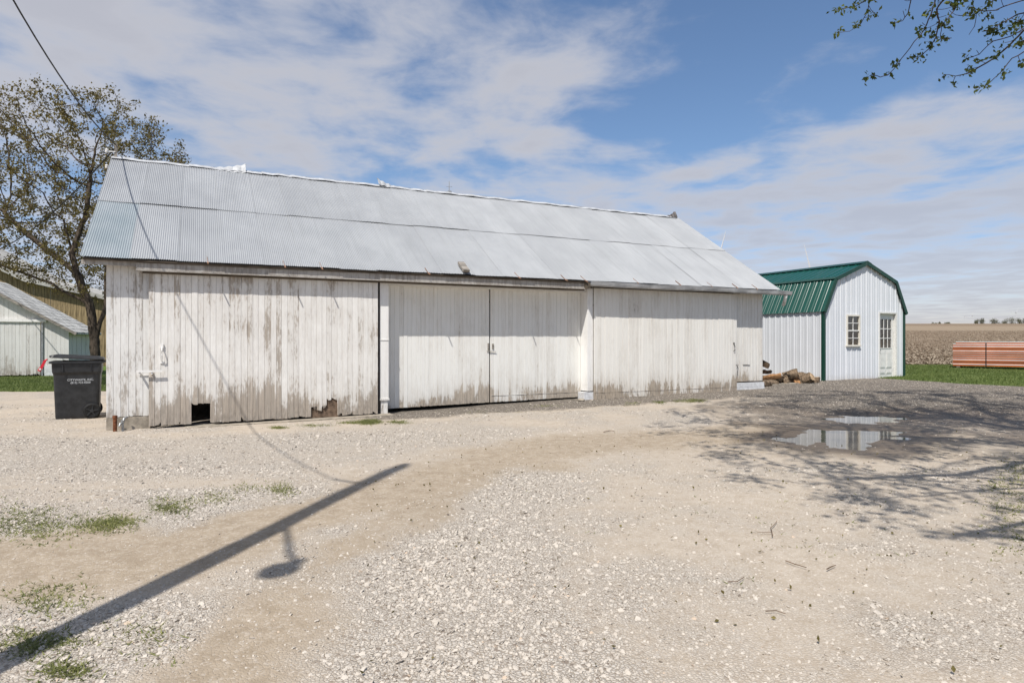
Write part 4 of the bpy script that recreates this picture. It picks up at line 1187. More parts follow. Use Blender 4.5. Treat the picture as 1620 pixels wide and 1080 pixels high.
# ------------------------------------------------------------------ pipes at the barn corner
p = bw(0.135, -0.17, 0)
o = MB().tube([(0, 0, -0.1), (0, 0, 0.235)], 0.028, 12).lathe([(0.0, 0.2), (0.034, 0.2), (0.034, 0.245), (0.0, 0.246)], 12).build('rusty_pipe', M['rust'])
o.location = (p.x, p.y, gz(p.x, p.y)); tag(o, 'short rusty upright pipe in the gravel at the barn corner', 'pipe')
p = bw(0.24, -0.20, 0)
o = MB().tube([(0, 0, -0.1), (0, 0, 0.14), (0.0, 0.03, 0.19), (0.0, 0.10, 0.205)], 0.018, 10).tube([(0, 0, 0.13), (-0.01, -0.05, 0.12), (-0.01, -0.075, 0.08)], 0.014, 8).lathe([(0, 0.14), (0.028, 0.14), (0.03, 0.17), (0, 0.175)], 10).build('water_tap', M['steel'])
o.location = (p.x, p.y, gz(p.x, p.y)); tag(o, 'small grey metal water tap beside the rusty pipe', 'tap')
# loose pale stone at the second post
p = bw(8.60, -0.18, 0)
bm = bmesh.new(); bmesh.ops.create_icosphere(bm, subdivisions=2, radius=0.06)
for v_ in bm.verts: v_.co = Vector((v_.co.x * 1.5, v_.co.y, v_.co.z * 0.6)) * rnd.uniform(0.88, 1.1)
me = bpy.data.meshes.new('stone'); bm.to_mesh(me); bm.free(); me.materials.append(M['concrete'])
o = link('loose_stone', me, loc=(p.x, p.y, gz(p.x, p.y) + 0.025)); tag(o, 'pale loose stone by the white post base in the middle of the barn', 'stone')

# ------------------------------------------------------------------ firewood between barn and shed
logs = [  # px, py of middle, depth, length, radius, yaw, roll-pitch, split?, label
    (1214, 608, 16.75, 0.62, 0.125, 5, 0, 0, 'thick round log on the ground against the white barn footing'),
    (1218, 594, 16.95, 0.55, 0.115, -20, 8, 2, 'orange split log lying on the thick round log'),
    (1210, 586, 17.1, 0.46, 0.085, 10, -4, 1, 'flat dark split log high on the pile by the barn'),
    (1208, 575, 17.2, 0.40, 0.090, 65, 10, 0, 'small round log on top of the pile by the barn'),
    (1236, 599, 17.3, 0.62, 0.135, 15, -14, 1, 'long bark covered log leaning right of the barn'),
    (1251, 593, 17.5, 0.40, 0.125, -55, 20, 3, 'light cut log facing up in the middle of the pile'),
    (1244, 603, 17.1, 0.36, 0.075, 70, 60, 1, 'small upright split log standing in front of the pile'),
    (1262, 596, 17.7, 0.50, 0.14, 20, 25, 1, 'large bark log at the top of the middle heap'),
    (1262, 605, 17.35, 0.40, 0.085, 60, 40, 2, 'wedge split log tilted at the foot of the middle heap'),
    (1273, 601, 17.5, 0.44, 0.155, -70, 30, 3, 'big grey wedge log with its cut face to the yard'),
    (1279, 605, 17.65, 0.42, 0.12, -30, 20, 1, 'dark log half under the grey wedge log'),
    (1291, 604, 17.75, 0.27, 0.105, 0, 84, 4, 'short upright log with a light cut end by the shed corner'),
]


def log_mesh(L_, r_, split, seed):
    rr = random.Random(seed); n = 14; mb = MB(); segs = 5
    ph = [rr.uniform(0.88, 1.12) for _ in range(n)]
    for k in range(segs + 1):
        x = -L_ / 2 + L_ * k / segs
        for q in range(n):
            t_ = 2 * math.pi * q / n; rad = r_ * ph[q] * (1 + 0.06 * math.sin(k * 1.3 + q)) * (1 - 0.08 * k / segs)
            y, z = rad * math.cos(t_), rad * math.sin(t_)
            if split in (1, 2): z = min(z, r_ * 0.12 + 0.02 * math.sin(k * 2 + q))
            if split == 3 and z > 0: y = y * (1 - 0.75 * z / r_)
            mb.v.append((x + rr.uniform(-0.012, 0.012) * (k in (0, segs)), y, z))
        if k:
            for q in range(n): mb.f.append(((k - 1) * n + q, (k - 1) * n + (q + 1) % n, k * n + (q + 1) % n, k * n + q))
    return mb, n, segs


placed = {}
for i, (lx, ly, ld, L_, r_, yaw, ptc, spl, lab) in enumerate(logs):
    mb, n, segs = log_mesh(L_, r_, spl, 100 + i)
    pos = pix(lx, ly, ld)
    o = mb.build('firewood_log', M['log_orange'] if spl == 2 else M['log_bark'], None, False)
    o.location = pos; o.rotation_euler = (R(0), -R(ptc), R(yaw) + BARN_RZ)
    tag(o, lab, 'log', 'firewood heap between barn and shed')
    for k in (0, segs):
        e = MB(); e.v = [tuple(Vector(mb.v[k * n + q]) + Vector((0.002 if k else -0.002, 0, 0))) for q in range(n)]; e.f = [tuple(range(n))]
        e.build('cut_end', M['log_end'], o)
fw = MB().box(-0.5, 0.5, -0.12, 0.12, -0.06, 0.03).build('ground_slab', M['concrete'])
fp = pix(1238, 611, 17.0); fw.location = (fp.x, fp.y, gz(fp.x, fp.y) + 0.01); fw.rotation_euler = (0, 0, BARN_RZ)
tag(fw, 'thin pale concrete slab under the front of the firewood heap', 'slab')

# ------------------------------------------------------------------ strapped bundle of roofing panels on the far lawn
def stripe(name, c): return simple(name, c, 0.55, 0.1, 0.4, 0.18, 1.0, 0.1, (0.6, 3, 3))


M['panel_orange'] = stripe('panel_orange', (0.52, 0.115, 0.022)); M['panel_white'] = stripe('panel_white', (0.60, 0.61, 0.62)); M['panel_grey'] = stripe('panel_grey', (0.36, 0.34, 0.32)); M['panel_brown'] = stripe('panel_brown', (0.13, 0.085, 0.06))
bo_ = pix(1507, 586, 24.6)
gzb_ = gz(bo_.x, bo_.y)
bundle = empty('panel_bundle', (bo_.x, bo_.y, gzb_), R(-38)); tag(bundle, 'strapped bundle of orange and white metal panels on the lawn edge', 'panels')
for x in (0.12, 2.2, 4.4): MB().box(x, x + 0.12, 0.0, 1.0, -0.05, 0.09).build('sleeper', M['dark_wood'], bundle)
z = 0.093
for k in range(11):
    for kind, h in (('panel_orange', 0.050), (('panel_white', 'panel_white', 'panel_grey', 'panel_grey', 'panel_grey', 'panel_white', 'panel_brown', 'panel_white', 'panel_white', 'panel_brown', 'panel_white')[[7, 6, 5, 4, 3, 2, 1, 10 - 1, 0, 8, 10][k] % 11], 0.034)):
        x0 = rnd.uniform(0, 0.02) + (0.09 if k == 10 else 0); y0 = (0.006 if kind == 'panel_orange' else 0.0) + rnd.uniform(0, 0.003)
        MB().box(x0, 6.4, y0, 0.95, z, z + h - 0.002).build('panel', M[kind], bundle); z += h
MB().box(1.02, 1.05, -0.012, -0.003, 0.09, z - 0.05).box(1.02, 1.05, -0.012, 0.96, z - 0.055, z - 0.045).build('strap', M['black_rubber'], bundle)

# ------------------------------------------------------------------ yard-light pole (its shadow crosses the yard) and cables
PB = Vector((-2.61, 1.09, 0)); PLEAN = -0.11; PH = 9.84
def pole_at(z): return Vector((PB.x + PLEAN * z, PB.y, z))
pole = empty('utility_pole', (PB.x, PB.y, 0)); tag(pole, 'leaning wooden yard light pole left of the camera casting the long shadow', 'utility pole')
loc = lambda v_: tuple(Vector(v_) - PB)
MB().tube([loc(pole_at(z)) for z in (-0.2, 2, 4, 6, 8, 9.6, PH)], [0.105, 0.101, 0.097, 0.093, 0.089, 0.085, 0.055], 14).build('shaft', M['pole_wood'], pole)
LAMP = Vector((-2.93, 0.16, 6.0)); pa = pole_at(6.1)
MB().tube([loc(pa), loc(pa.lerp(LAMP, 0.35) + Vector((0, 0, 0.04))), loc(pa.lerp(LAMP, 0.75) + Vector((0, 0, 0.10))), loc(LAMP + Vector((0, 0, 0.18)))], 0.024, 8).build('lamp_arm', M['lamp_grey'], pole)
lh = MB().lathe([(0.0, 0.24), (0.045, 0.24), (0.06, 0.10), (0.085, 0.05), (0.112, 0.02), (0.116, -0.05), (0.085, -0.13), (0.0, -0.15)], 16, loc(LAMP)).build('lamp_head', M['lamp_grey'], pole)
MB().bar(loc(pole_at(8.0) + Vector((0.02, 0.12, 0))), loc(pole_at(8.0) + Vector((-0.3, 0.3, -0.02))), 0.03, 0.03).build('cable_bracket', M['rust'], pole)
Q = bw(U0 + 0.08, RV - 0.05, RZ + 0.27)


def cable(name, a, b_, sag, r_, lab, n=24):
    a = Vector(a); b_ = Vector(b_); pts = []
    for k in range(n + 1):
        t_ = k / n; p = a.lerp(b_, t_); p.z -= 4 * sag * t_ * (1 - t_); pts.append(p - a)
    o = MB().tube(pts, r_, 6).build(name, M['cable']); o.location = a; tag(o, lab, 'cable'); return o


cable('service_cable', pole_at(8.0) + Vector((-0.3, 0.3, -0.02)), Q, 0.90, 0.012, 'thick black service cable swooping down to the left barn peak')
cable('service_cable', Q + Vector((-0.02, 0, -0.06)), (-25.0, 28.5, 5.4), 0.95, 0.016, 'black cable running from the barn peak down left across the tree')

# ------------------------------------------------------------------ trees (space colonisation)
def colonise(root, trunk, attractors, step, infl, kill, iters, seed):
    rr = random.Random(seed); nodes = [Vector(root)]; par = [-1]
    for p in trunk:                                  # list of polylines, each starting from an existing node
        base = p[0]; cur = min(range(len(nodes)), key=lambda i: (nodes[i] - Vector(base)).length)
        for q in p[1:]:
            q = Vector(q); start = nodes[cur].copy(); dist = (q - start).length; n = max(1, int(dist / step))
            for k in range(1, n + 1):
                nodes.append(start.lerp(q, k / n) + Vector((rr.uniform(-1, 1), rr.uniform(-1, 1), rr.uniform(-1, 1))) * step * 0.12); par.append(cur); cur = len(nodes) - 1
    att = [Vector(a) for a in attractors]
    for it in range(iters):
        if not att: break
        kd = kdtree.KDTree(len(nodes))
        for i, p in enumerate(nodes): kd.insert(p, i)
        kd.balance(); pull = {}; keep = []
        for a in att:
            co, i, dd = kd.find(a)
            if dd < kill: continue
            keep.append(a)
            if dd < infl: pull[i] = pull.get(i, Vector((0, 0, 0))) + (a - co).normalized()
        att = keep
        if not pull: break
        for i, v_ in pull.items():
            if v_.length < 1e-4: continue
            d_ = v_.normalized() + Vector((rr.uniform(-1, 1), rr.uniform(-1, 1), rr.uniform(-1, 1))) * 0.22
            nodes.append(nodes[i] + d_.normalized() * step); par.append(i)
    return nodes, par


def tree_from(nodes, par, r_tip, expo, rmax):
    n = len(nodes); w_ = [0.0] * n; kids = [[] for _ in range(n)]
    for i in range(1, n): kids[par[i]].append(i)
    for i in range(n - 1, -1, -1):
        if not kids[i]: w_[i] = r_tip ** expo
        if par[i] >= 0: w_[par[i]] += w_[i]
    rad = [min(x ** (1 / expo), rmax) for x in w_]
    chains = []
    stack = [(0, -1)]
    while stack:
        i, pr = stack.pop(); ch = ([pr] if pr >= 0 else []) + [i]; cur = i
        while kids[cur]:
            ks = sorted(kids[cur], key=lambda k: -w_[k])
            for k in ks[1:]: stack.append((k, cur))
            cur = ks[0]; ch.append(cur)
        chains.append(ch)
    return rad, chains, [i for i in range(n) if not kids[i]]


def build_tree(name, root, nodes, par, leafmat, r_tip, expo, rmax, label, split_r, leaf_fn, barkmat=None, group=None, thin_from=None):
    rad, chains, tips = tree_from(nodes, par, r_tip, expo, rmax); rt_ = Vector(root)
    if thin_from: rad = [r_ * (0.42 if i >= thin_from else 1.0) for i, r_ in enumerate(rad)]
    t = empty(name, root); tag(t, label, 'tree', group)
    tr, br = MB(), MB()
    for ch in chains:
        pts = [nodes[i] - rt_ for i in ch]; rs = [rad[i] for i in ch]
        if len(ch) > 1 and rs[0] > rs[1] * 1.6: rs[0] = rs[1] * 1.1
        big = max(rs) > split_r
        (tr if big else br).tube(pts, rs, 9 if max(rs) > 0.09 else (5 if max(rs) > 0.02 else 3), False)
    tr.build('trunk', barkmat or M['bark'], t, True)
    if br.v: br.build('branches', M['twig'], t, True)
    vs, fs = leaf_fn(nodes, par, rad, tips)
    me = raw_mesh('leaves', np.asarray(vs) - np.array(root), fs, leafmat); o = link('leaves', me, t)
    tag(o, kind='stuff')
    return t


def leaf_quads(centers, size, r_, droop=0.0, aspect=0.6):
    """folded diamond leaves, two triangles each"""
    n = len(centers); c = np.asarray(centers)
    d = r_.normal(size=(n, 3)); d[:, 2] -= droop; d /= np.linalg.norm(d, axis=1)[:, None]
    e = r_.normal(size=(n, 3)); s_ = np.cross(d, e); s_ /= np.linalg.norm(s_, axis=1)[:, None] + 1e-9
    L_ = size * r_.uniform(0.6, 1.3, n)[:, None]
    up = np.cross(s_, d) * L_ * 0.12
    v = np.stack([c, c + d * L_ * 0.5 + s_ * L_ * aspect / 2 + up, c + d * L_, c + d * L_ * 0.5 - s_ * L_ * aspect / 2 + up], 1).reshape(-1, 3)
    i = np.arange(n)[:, None] * 4
    f = np.concatenate([i + np.array([[0, 1, 2]]), i + np.array([[0, 2, 3]])], 1).reshape(-1, 3)
    return v, f


# left tree, thinly leafed, behind the barn corner
TL = (-12.9, 19.8, 0.0)
r2 = np.random.default_rng(42); att = []
while len(att) < 2500:
    p = r2.uniform(-1, 1, 3); q = np.linalg.norm(p)
    if q > 1 or q < 0.15: continue
    P = np.array([-14.0, 19.9, 6.0]) + p * np.array([4.15, 3.4, 3.45])
    if P[2] < 2.9 + 0.25 * abs(P[0] + 13) and r2.random() < 0.8: continue
    if fbm(P[0:1] * 0.8 + P[2] * 0.5, P[1:2] * 0.8, 3, 2)[0] < 0.42 and r2.random() < 0.75: continue
    att.append(P)
tp = [[TL, (-12.94, 19.8, 1.36), (-13.1, 19.8, 2.5), (-13.5, 19.75, 3.5), (-13.62, 19.75, 4.1), (-13.9, 19.8, 5.1)],
      [(-12.94, 19.8, 1.36), (-12.68, 19.9, 2.4), (-12.62, 19.9, 4.0), (-12.52, 20.0, 5.8)],
      [(-13.5, 19.75, 3.5), (-14.4, 19.5, 4.3), (-15.4, 19.4, 5.2)],
      [(-13.1, 19.8, 2.5), (-14.3, 19.6, 3.2), (-15.6, 19.3, 3.7)],
      [(-13.62, 19.75, 4.1), (-13.3, 19.9, 5.2), (-13.2, 20, 6.4)]]
nodes, par = colonise(TL, tp, att, 0.18, 2.2, 0.29, 70, 3)


def leaves_left(nodes, par, rad, tips):
    r_ = np.random.default_rng(5); C_ = []
    for i in range(len(nodes)):
        if rad[i] < 0.022:
            dens = -0.15 + 2.1 * float(fbm(np.array([nodes[i].x * 0.9 + nodes[i].z * 0.7]), np.array([nodes[i].y * 0.9 + nodes[i].z * 0.4]), 8, 2)[0])
            m = 26 if i in tipset else 11
            for _ in range(max(0, int(m * dens))):
                C_.append(np.array(nodes[i]) + r_.normal(0, 0.075, 3))
    return leaf_quads(C_, 0.082, r_, 0.2, 0.6)


kidsn = set(par); tipset = set(i for i in range(len(nodes)) if i not in kidsn)
build_tree('budding_tree', TL, nodes, par, M['leaf_bud'], 0.0055, 2.02, 0.27, 'spreading tree with sparse brownish new leaves behind the barn corner', 0.03, leaves_left)

# right tree: trunk stands out of view to the right, boughs reach over the yard
TR = (6.3, 5.6, 0.0)
r3 = np.random.default_rng(77); att = []


def in_view(P, m=0.06): return P[1] > 0.3 and abs(P[0]) < (0.802 + m) * P[1] and P[2] < CAMZ + (0.533 + m) * P[1]


while len(att) < 2600:
    p = r3.uniform(-1, 1, 3); q = np.linalg.norm(p)
    if q > 1 or q < 0.25: continue
    P = np.array([5.7, 3.9, 7.8]) + p * np.array([5.7, 6.3, 4.7])
    if P[2] < 3.9 or in_view(P): continue
    if fbm(P[0:1] * 0.55 + P[2] * 0.3, P[1:2] * 0.55 - P[2] * 0.3, 13, 2)[0] < 0.40: continue
    att.append(P)
tp = [[TR, (6.35, 5.6, 2.2), (6.3, 5.7, 4.0), (6.5, 5.8, 6.5), (6.4, 6.0, 9.0), (6.6, 6.2, 11.5)],
      [(6.3, 5.7, 4.0), (5.2, 5.2, 5.6), (3.9, 4.9, 7.0), (2.8, 4.7, 8.0)],
      [(6.3, 5.7, 4.0), (7.4, 6.6, 5.6), (8.3, 7.6, 7.4)],
      [(6.5, 5.8, 6.5), (5.4, 6.6, 8.2), (4.8, 7.2, 9.6)],
      [(6.5, 5.8, 6.5), (7.4, 4.4, 8.0), (7.9, 3.2, 9.6)],
      [(6.3, 5.7, 4.0), (4.8, 4.2, 5.2), (3.2, 2.9, 6.0), (1.6, 2.2, 6.8)],
      [(6.3, 5.7, 4.0), (5.0, 3.6, 4.7), (3.4, 2.0, 5.1), (1.8, 1.1, 5.6)],
      [(5.0, 3.6, 4.7), (3.8, 3.0, 5.0), (2.0, 2.4, 5.2)]]
# drooping twigs seen against the sky: pixel paths with their distance
droop = [
    (8.0, [(1490, -40), (1474, 22), (1462, 48), (1440, 76), (1420, 102), (1405, 119), (1392, 122), (1379, 118)]),
    (8.2, [(1395, -45), (1378, -8), (1373, 18), (1362, 38), (1345, 50), (1326, 53)]),
    (7.8, [(1520, -40), (1482, 14), (1486, 35), (1480, 60), (1470, 78), (1452, 92)]),
    (8.3, [(1560, -45), (1538, 0), (1545, 26), (1541, 42), (1533, 56)]),
    (7.7, [(1660, -12), (1600, 7), (1575, 16), (1548, 18), (1540, 12)]),
    (7.6, [(1690, 10), (1622, 44), (1598, 58), (1572, 66), (1550, 86), (1526, 95)]),
    (7.7, [(1700, 20), (1618, 50), (1590, 78), (1560, 101), (1530, 117), (1512, 121), (1494, 118)]),
    (7.5, [(1690, 40), (1630, 78), (1600, 93), (1580, 118), (1562, 134), (1543, 141)]),
    (8.1, [(1440, -45), (1442, 0), (1436, 22), (1428, 33), (1415, 37)]),
    (7.9, [(1535, -50), (1512, 14), (1490, 40), (1488, 62), (1506, 61)]),
    (8.4, [(1410, -50), (1372, 0), (1352, 12), (1326, 15)]),
    (7.8, [(1620, -50), (1580, -8), (1560, 12), (1536, 26), (1512, 24)]),
    (7.6, [(1680, -5), (1632, 18), (1610, 24), (1568, 47), (1566, 45)]),
]
nodes, par = colonise(TR, tp, att, 0.24, 2.6, 0.42, 60, 8)
dtips = []; n_main = len(nodes)
r4 = random.Random(99)
for dep, path in droop:
    pts = [pix(x, y, dep + 0.12 * k) for k, (x, y) in enumerate(path)]
    hub = min((i for i in range(len(nodes)) if nodes[i].z > pts[0].z and not in_view(nodes[i], 0.0)), key=lambda i: (nodes[i] - pts[0]).length)
    cur = hub
    for k, q in enumerate([pts[0] + Vector((0.05, 0, 0.25))] + pts):
        s0 = nodes[cur].copy(); n = max(1, int((q - s0).length / 0.06)) if k else 5
        for j in range(1, n + 1):
            nodes.append(s0.lerp(q, j / n) + Vector((r4.uniform(-1, 1), r4.uniform(-1, 1), r4.uniform(-1, 1))) * 0.006); par.append(cur); cur = len(nodes) - 1
            if k > 1 and r4.random() < 0.55:         # side spurs
                d_ = Vector((r4.uniform(-1, 0.6), r4.uniform(-0.8, 0.8), r4.uniform(-0.9, 0.35))).normalized(); L_ = r4.uniform(0.04, 0.20) * (1.2 if k < 4 else 0.7)
                pc = cur; m = max(1, int(L_ / 0.05))
                for jj in range(m):
                    d_ = (d_ + Vector((0, 0, 0.25))).normalized()
                    nodes.append(nodes[pc] + d_ * L_ / m); par.append(pc); pc = len(nodes) - 1
                dtips.append(pc)
    dtips.append(cur)


def leaves_right(nodes, par, rad, tips):
    r_ = np.random.default_rng(15); A = []; B = []
    ds = set(dtips)
    for i in tips:
        P = np.array(nodes[i])
        if i in ds:
            if r_.random() < 0.85:
                for _ in range(r_.integers(6, 18)): B.append(P + r_.normal(0, 0.028, 3))
        else:
            for _ in range(28): A.append(P + r_.normal(0, 0.13, 3))
    for i in range(len(nodes)):
        if rad[i] < 0.02 and i not in ds and not in_view(nodes[i], 0.02):
            for _ in range(3): A.append(np.array(nodes[i]) + r_.normal(0, 0.10, 3))
    va, fa_ = leaf_quads(A, 0.10, r_, 0.5, 0.7); vb, fb_ = leaf_quads(B, 0.062, r_, 0.6, 0.55)
    return np.concatenate([va, vb]), np.concatenate([fa_, fb_ + len(va)])


build_tree('maple_tree', TR, nodes, par, M['leaf_maple'], 0.0085, 2.08, 0.36, 'tall tree whose drooping leafy twigs hang into the upper right', 0.03, leaves_right, thin_from=n_main)

# ------------------------------------------------------------------ horizon: trees and wind turbines
def far_tree(x, ytop, wpx, depth, seed, dark, lab):
    rr = np.random.default_rng(seed); b_ = pix(x, YH, depth); zb = gz(b_.x, b_.y); top = CAMZ + (YH - ytop) / F * depth
    h = top - zb; wd = wpx / F * depth
    t = empty('horizon_tree', (b_.x, b_.y, zb)); tag(t, lab, 'tree', 'trees along the far field edge')
    MB().tube([(0, 0, -0.5), (0.1, 0, h * 0.5), (0.0, 0, h * 0.8)], [0.35, 0.28, 0.1], 6).bar((0, 0, h * 0.4), (wd * 0.25, 0, h * 0.75), 0.18, 0.18).bar((0, 0, h * 0.45), (-wd * 0.25, 0.4, h * 0.8), 0.18, 0.18).build('trunk', M['bark'], t)
    C_ = []
    for _ in range(9):
        c = np.array([rr.uniform(-0.32, 0.32) * wd, rr.uniform(-0.3, 0.3) * wd, h * rr.uniform(0.42, 0.84)])
        C_ += list(c + rr.normal(0, 1, (70, 3)) * np.array([wd * 0.11, wd * 0.11, h * 0.08]))
    v, f = leaf_quads(C_, 0.9, rr, 0, 0.8); v[:, 2] = np.minimum(v[:, 2], h)
    o = link('crown', raw_mesh('crown', v, f, M['leaf_far']), t); tag(o, kind='stuff')


for i, (x, yt, wp, lab) in enumerate([(1476, 509, 11, 'lowest rounded bush on the horizon right of the shed'), (1487, 508.5, 5, 'tiny dark bush between two low bushes on the horizon'),
        (1499, 509, 14, 'wide low bush on the horizon left of the turbines'), (1545, 504, 9, 'left half of the bare pair of trees right of the twin turbines'), (1553, 502.5, 10, 'right half of the bare pair of trees right of the twin turbines'),
        (1574, 502, 14, 'broad green tree at the left end of the horizon grove'), (1589, 503, 13, 'second tree from the left in the horizon grove'),
        (1600, 500.5, 14, 'tallest tree in the horizon grove, beside the right turbine'), (1613, 501, 9, 'thin tree right of the right hand turbine'), (1621, 503, 9, 'tree cut by the right edge of the picture on the horizon')]):
    far_tree(x, yt, wp, 860 + 9 * i, 300 + i, i == 1, lab)


def turbine(hx, hy, depth, blade, ang, lab):
    b_ = pix(hx, YH, depth); zb = gz(b_.x, b_.y); hub = CAMZ + (YH - hy) / F * depth - zb; k = blade / 40.0
    t = empty('wind_turbine', (b_.x, b_.y, zb)); tag(t, lab, 'wind turbine', 'wind turbines on the plain')
    MB().tube([(0, 0, -2), (0, 0, hub * 0.5), (0, 0, hub - 1.2 * k)], [2.3 * k, 1.9 * k, 1.4 * k], 12).build('tower', M['turbine_white'], t)
    MB().box(-1.6 * k, 1.6 * k, -2.4 * k, 6 * k, hub - 1.5 * k, hub + 1.7 * k).build('nacelle', M['turbine_white'], t)
    MB().lathe([(0.0, -5.0 * k), (0.9 * k, -4.6 * k), (1.6 * k, -3.4 * k), (1.7 * k, -2.4 * k), (0, -2.4 * k)], 12, (0, 0, hub), 'y').build('hub', M['turbine_white'], t)
    for q in range(3):
        a = R(ang + 120 * q); mb = MB()
        dr = Vector((math.sin(a), 0, math.cos(a))); sdv = Vector((math.cos(a), 0, -math.sin(a)))
        prof_ = [(0.02, 0.8, 0.8), (0.10, 1.0, 0.8), (0.2, 1.9, 0.55), (0.5, 1.3, 0.35), (0.8, 0.8, 0.2), (1.0, 0.25, 0.08)]
        for (r_, w_, th) in prof_:
            c = Vector((0, -3.4 * k, hub)) + dr * r_ * blade
            for qx, qy in ((1, 0), (0, 1), (-0.7, 0), (0, -1)): mb.v.append(tuple(c + sdv * w_ * 0.62 * k * qx + Vector((0, th * k * qy, 0))))
        for j in range(len(prof_) - 1):
            for qq in range(4): mb.f.append((j * 4 + qq, j * 4 + (qq + 1) % 4, (j + 1) * 4 + (qq + 1) % 4, (j + 1) * 4 + qq))
        mb.f += [(3, 2, 1, 0), tuple(len(prof_) * 4 - 4 + q_ for q_ in range(4))]
        mb.build('blade', M['turbine_white'], t)


turbine(1526, 500.0, 2900, 22, 355, 'left one of the twin far turbines right of the shed')
turbine(1538, 498.8, 2850, 23, 12, 'right one of the twin far turbines right of the shed')
turbine(1607, 494.0, 2750, 26, 35, 'far turbine by the horizon grove at the right edge')
turbine(1284.5, 447, 760, 47, -14, 'turbine whose white blade rises above the green shed roof')
turbine(1132, 421, 900, 51, 15, 'turbine whose white blade shows above the right slope of the barn roof')

# ------------------------------------------------------------------ loose gravel: tens of thousands of chips (one object)
def scatter(n, y0, y1, seed):
    r_ = np.random.default_rng(seed); Y = np.sqrt(r_.uniform(0, 1, n) * (y1 * y1 - y0 * y0) + y0 * y0)
    X = r_.uniform(-1, 1, n) * (0.83 * Y + 1.2); return X, Y, r_


def blocked(X, Y):
    u = (X - BARN[0]) * D2[0] + (Y - BARN[1]) * D2[1]; v = (X - BARN[0]) * N2[0] + (Y - BARN[1]) * N2[1]
    inb = (u > -0.1) & (u < BL + 0.1) & (v > -0.03)
    us = (X - SHED[0]) * D2[0] + (Y - SHED[1]) * D2[1]; vs_ = (X - SHED[0]) * N2[0] + (Y - SHED[1]) * N2[1]
    return inb | ((us > 0) & (us < SWD) & (vs_ > 0))


X, Y, r_ = scatter(1500000, 2.0, 19.0, 900)
s_st, s_tn, s_dk, s_we = zones(X, Y)
pr = np.clip(0.025 + 0.95 * s_st ** 1.2 + 0.5 * s_dk, 0, 1) * (1 - 0.55 * s_tn)
pr *= 1.0 * np.where(Y < 4.5, 1.0, np.where(Y < 7, 0.8, np.where(Y < 10, 0.30, np.where(Y < 14, 0.14 + 0.25 * s_dk, 0.24 * s_dk))))
q1, q2 = pud(X, Y)
keep = (r_.uniform(0, 1, len(X)) < pr) & ~blocked(X, Y) & (np.minimum(q1, q2) > 0.05) & (poly_sd(X, Y, LAWN_R) > 0.1)
keep &= ~((Y > 17.3) & (X < -8.5))
X, Y = X[keep], Y[keep]; n = len(X); s_st = s_st[keep]; s_dk = s_dk[keep]
size = np.clip(r_.lognormal(math.log(0.0048), 0.45, n), 0.002, 0.016) * (0.60 + 0.6 * s_st) * (1 + 0.05 * np.clip(Y - 5, 0, 9))
tone = np.clip(0.26 + r_.beta(3.0, 2.6, n) * 0.50, 0, 1); tone[r_.random(n) < 0.02] = 0.97; tone[r_.random(n) < 0.02] = 0.03
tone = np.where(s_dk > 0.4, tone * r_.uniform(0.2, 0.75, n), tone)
Z = ground_h(X, Y) + size * r_.uniform(-0.12, 0.12, n)
me = bpy.data.meshes.new('gravel_chips'); me.vertices.add(n); me.vertices.foreach_set('co', np.stack([X, Y, Z], -1).astype(np.float32).ravel())
for nm, typ, arr in (('tone', 'FLOAT', tone), ('rot', 'FLOAT_VECTOR', r_.uniform(0, 6.283, (n, 3)) * np.array([0.12, 0.12, 1])), ('scl', 'FLOAT_VECTOR', size[:, None] * r_.uniform([0.85, 0.75, 0.26], [1.6, 1.25, 0.50], (n, 3)))):
    at = me.attributes.new(nm, typ, 'POINT'); at.data.foreach_set('value' if typ == 'FLOAT' else 'vector', np.asarray(arr, np.float32).ravel())
chips = link('gravel_chips', me); tag(chips, 'loose pale limestone chips scattered over the yard', 'gravel', kind='stuff')
ng = bpy.data.node_groups.new('gravel_chips', 'GeometryNodeTree')
ng.interface.new_socket('Geometry', in_out='INPUT', socket_type='NodeSocketGeometry'); ng.interface.new_socket('Geometry', in_out='OUTPUT', socket_type='NodeSocketGeometry')
N = ng.nodes; Lk = ng.links
gi = N.new('NodeGroupInput'); go = N.new('NodeGroupOutput')
ico = N.new('GeometryNodeMeshIcoSphere'); ico.inputs['Radius'].default_value = 1.0; ico.inputs['Subdivisions'].default_value = 2
posn = N.new('GeometryNodeInputPosition'); nz = N.new('ShaderNodeTexNoise'); nz.inputs['Scale'].default_value = 1.1
sp_ = N.new('GeometryNodeSetPosition'); vm = N.new('ShaderNodeVectorMath'); vm.operation = 'MULTIPLY'
sub = N.new('ShaderNodeMath'); sub.operation = 'MULTIPLY_ADD'; sub.inputs[1].default_value = 1.9; sub.inputs[2].default_value = 0.05
Lk.new(nz.outputs[0], sub.inputs[0]); Lk.new(posn.outputs[0], nz.inputs['Vector']); Lk.new(posn.outputs[0], vm.inputs[0]); Lk.new(sub.outputs[0], vm.inputs[1])
Lk.new(ico.outputs[0], sp_.inputs['Geometry']); Lk.new(vm.outputs[0], sp_.inputs['Position'])
sm = N.new('GeometryNodeSetMaterial'); sm.inputs['Material'].default_value = M['stone']; Lk.new(sp_.outputs[0], sm.inputs[0])
iop = N.new('GeometryNodeInstanceOnPoints'); Lk.new(gi.outputs[0], iop.inputs['Points']); Lk.new(sm.outputs[0], iop.inputs['Instance'])
for nm, sock in (('rot', 'Rotation'), ('scl', 'Scale')):
    na = N.new('GeometryNodeInputNamedAttribute'); na.data_type = 'FLOAT_VECTOR'; na.inputs['Name'].default_value = nm
    if sock == 'Rotation':
        er = N.new('FunctionNodeEulerToRotation'); Lk.new(na.outputs[0], er.inputs[0]); Lk.new(er.outputs[0], iop.inputs[sock])
    else: Lk.new(na.outputs[0], iop.inputs[sock])
Lk.new(iop.outputs[0], go.inputs[0])
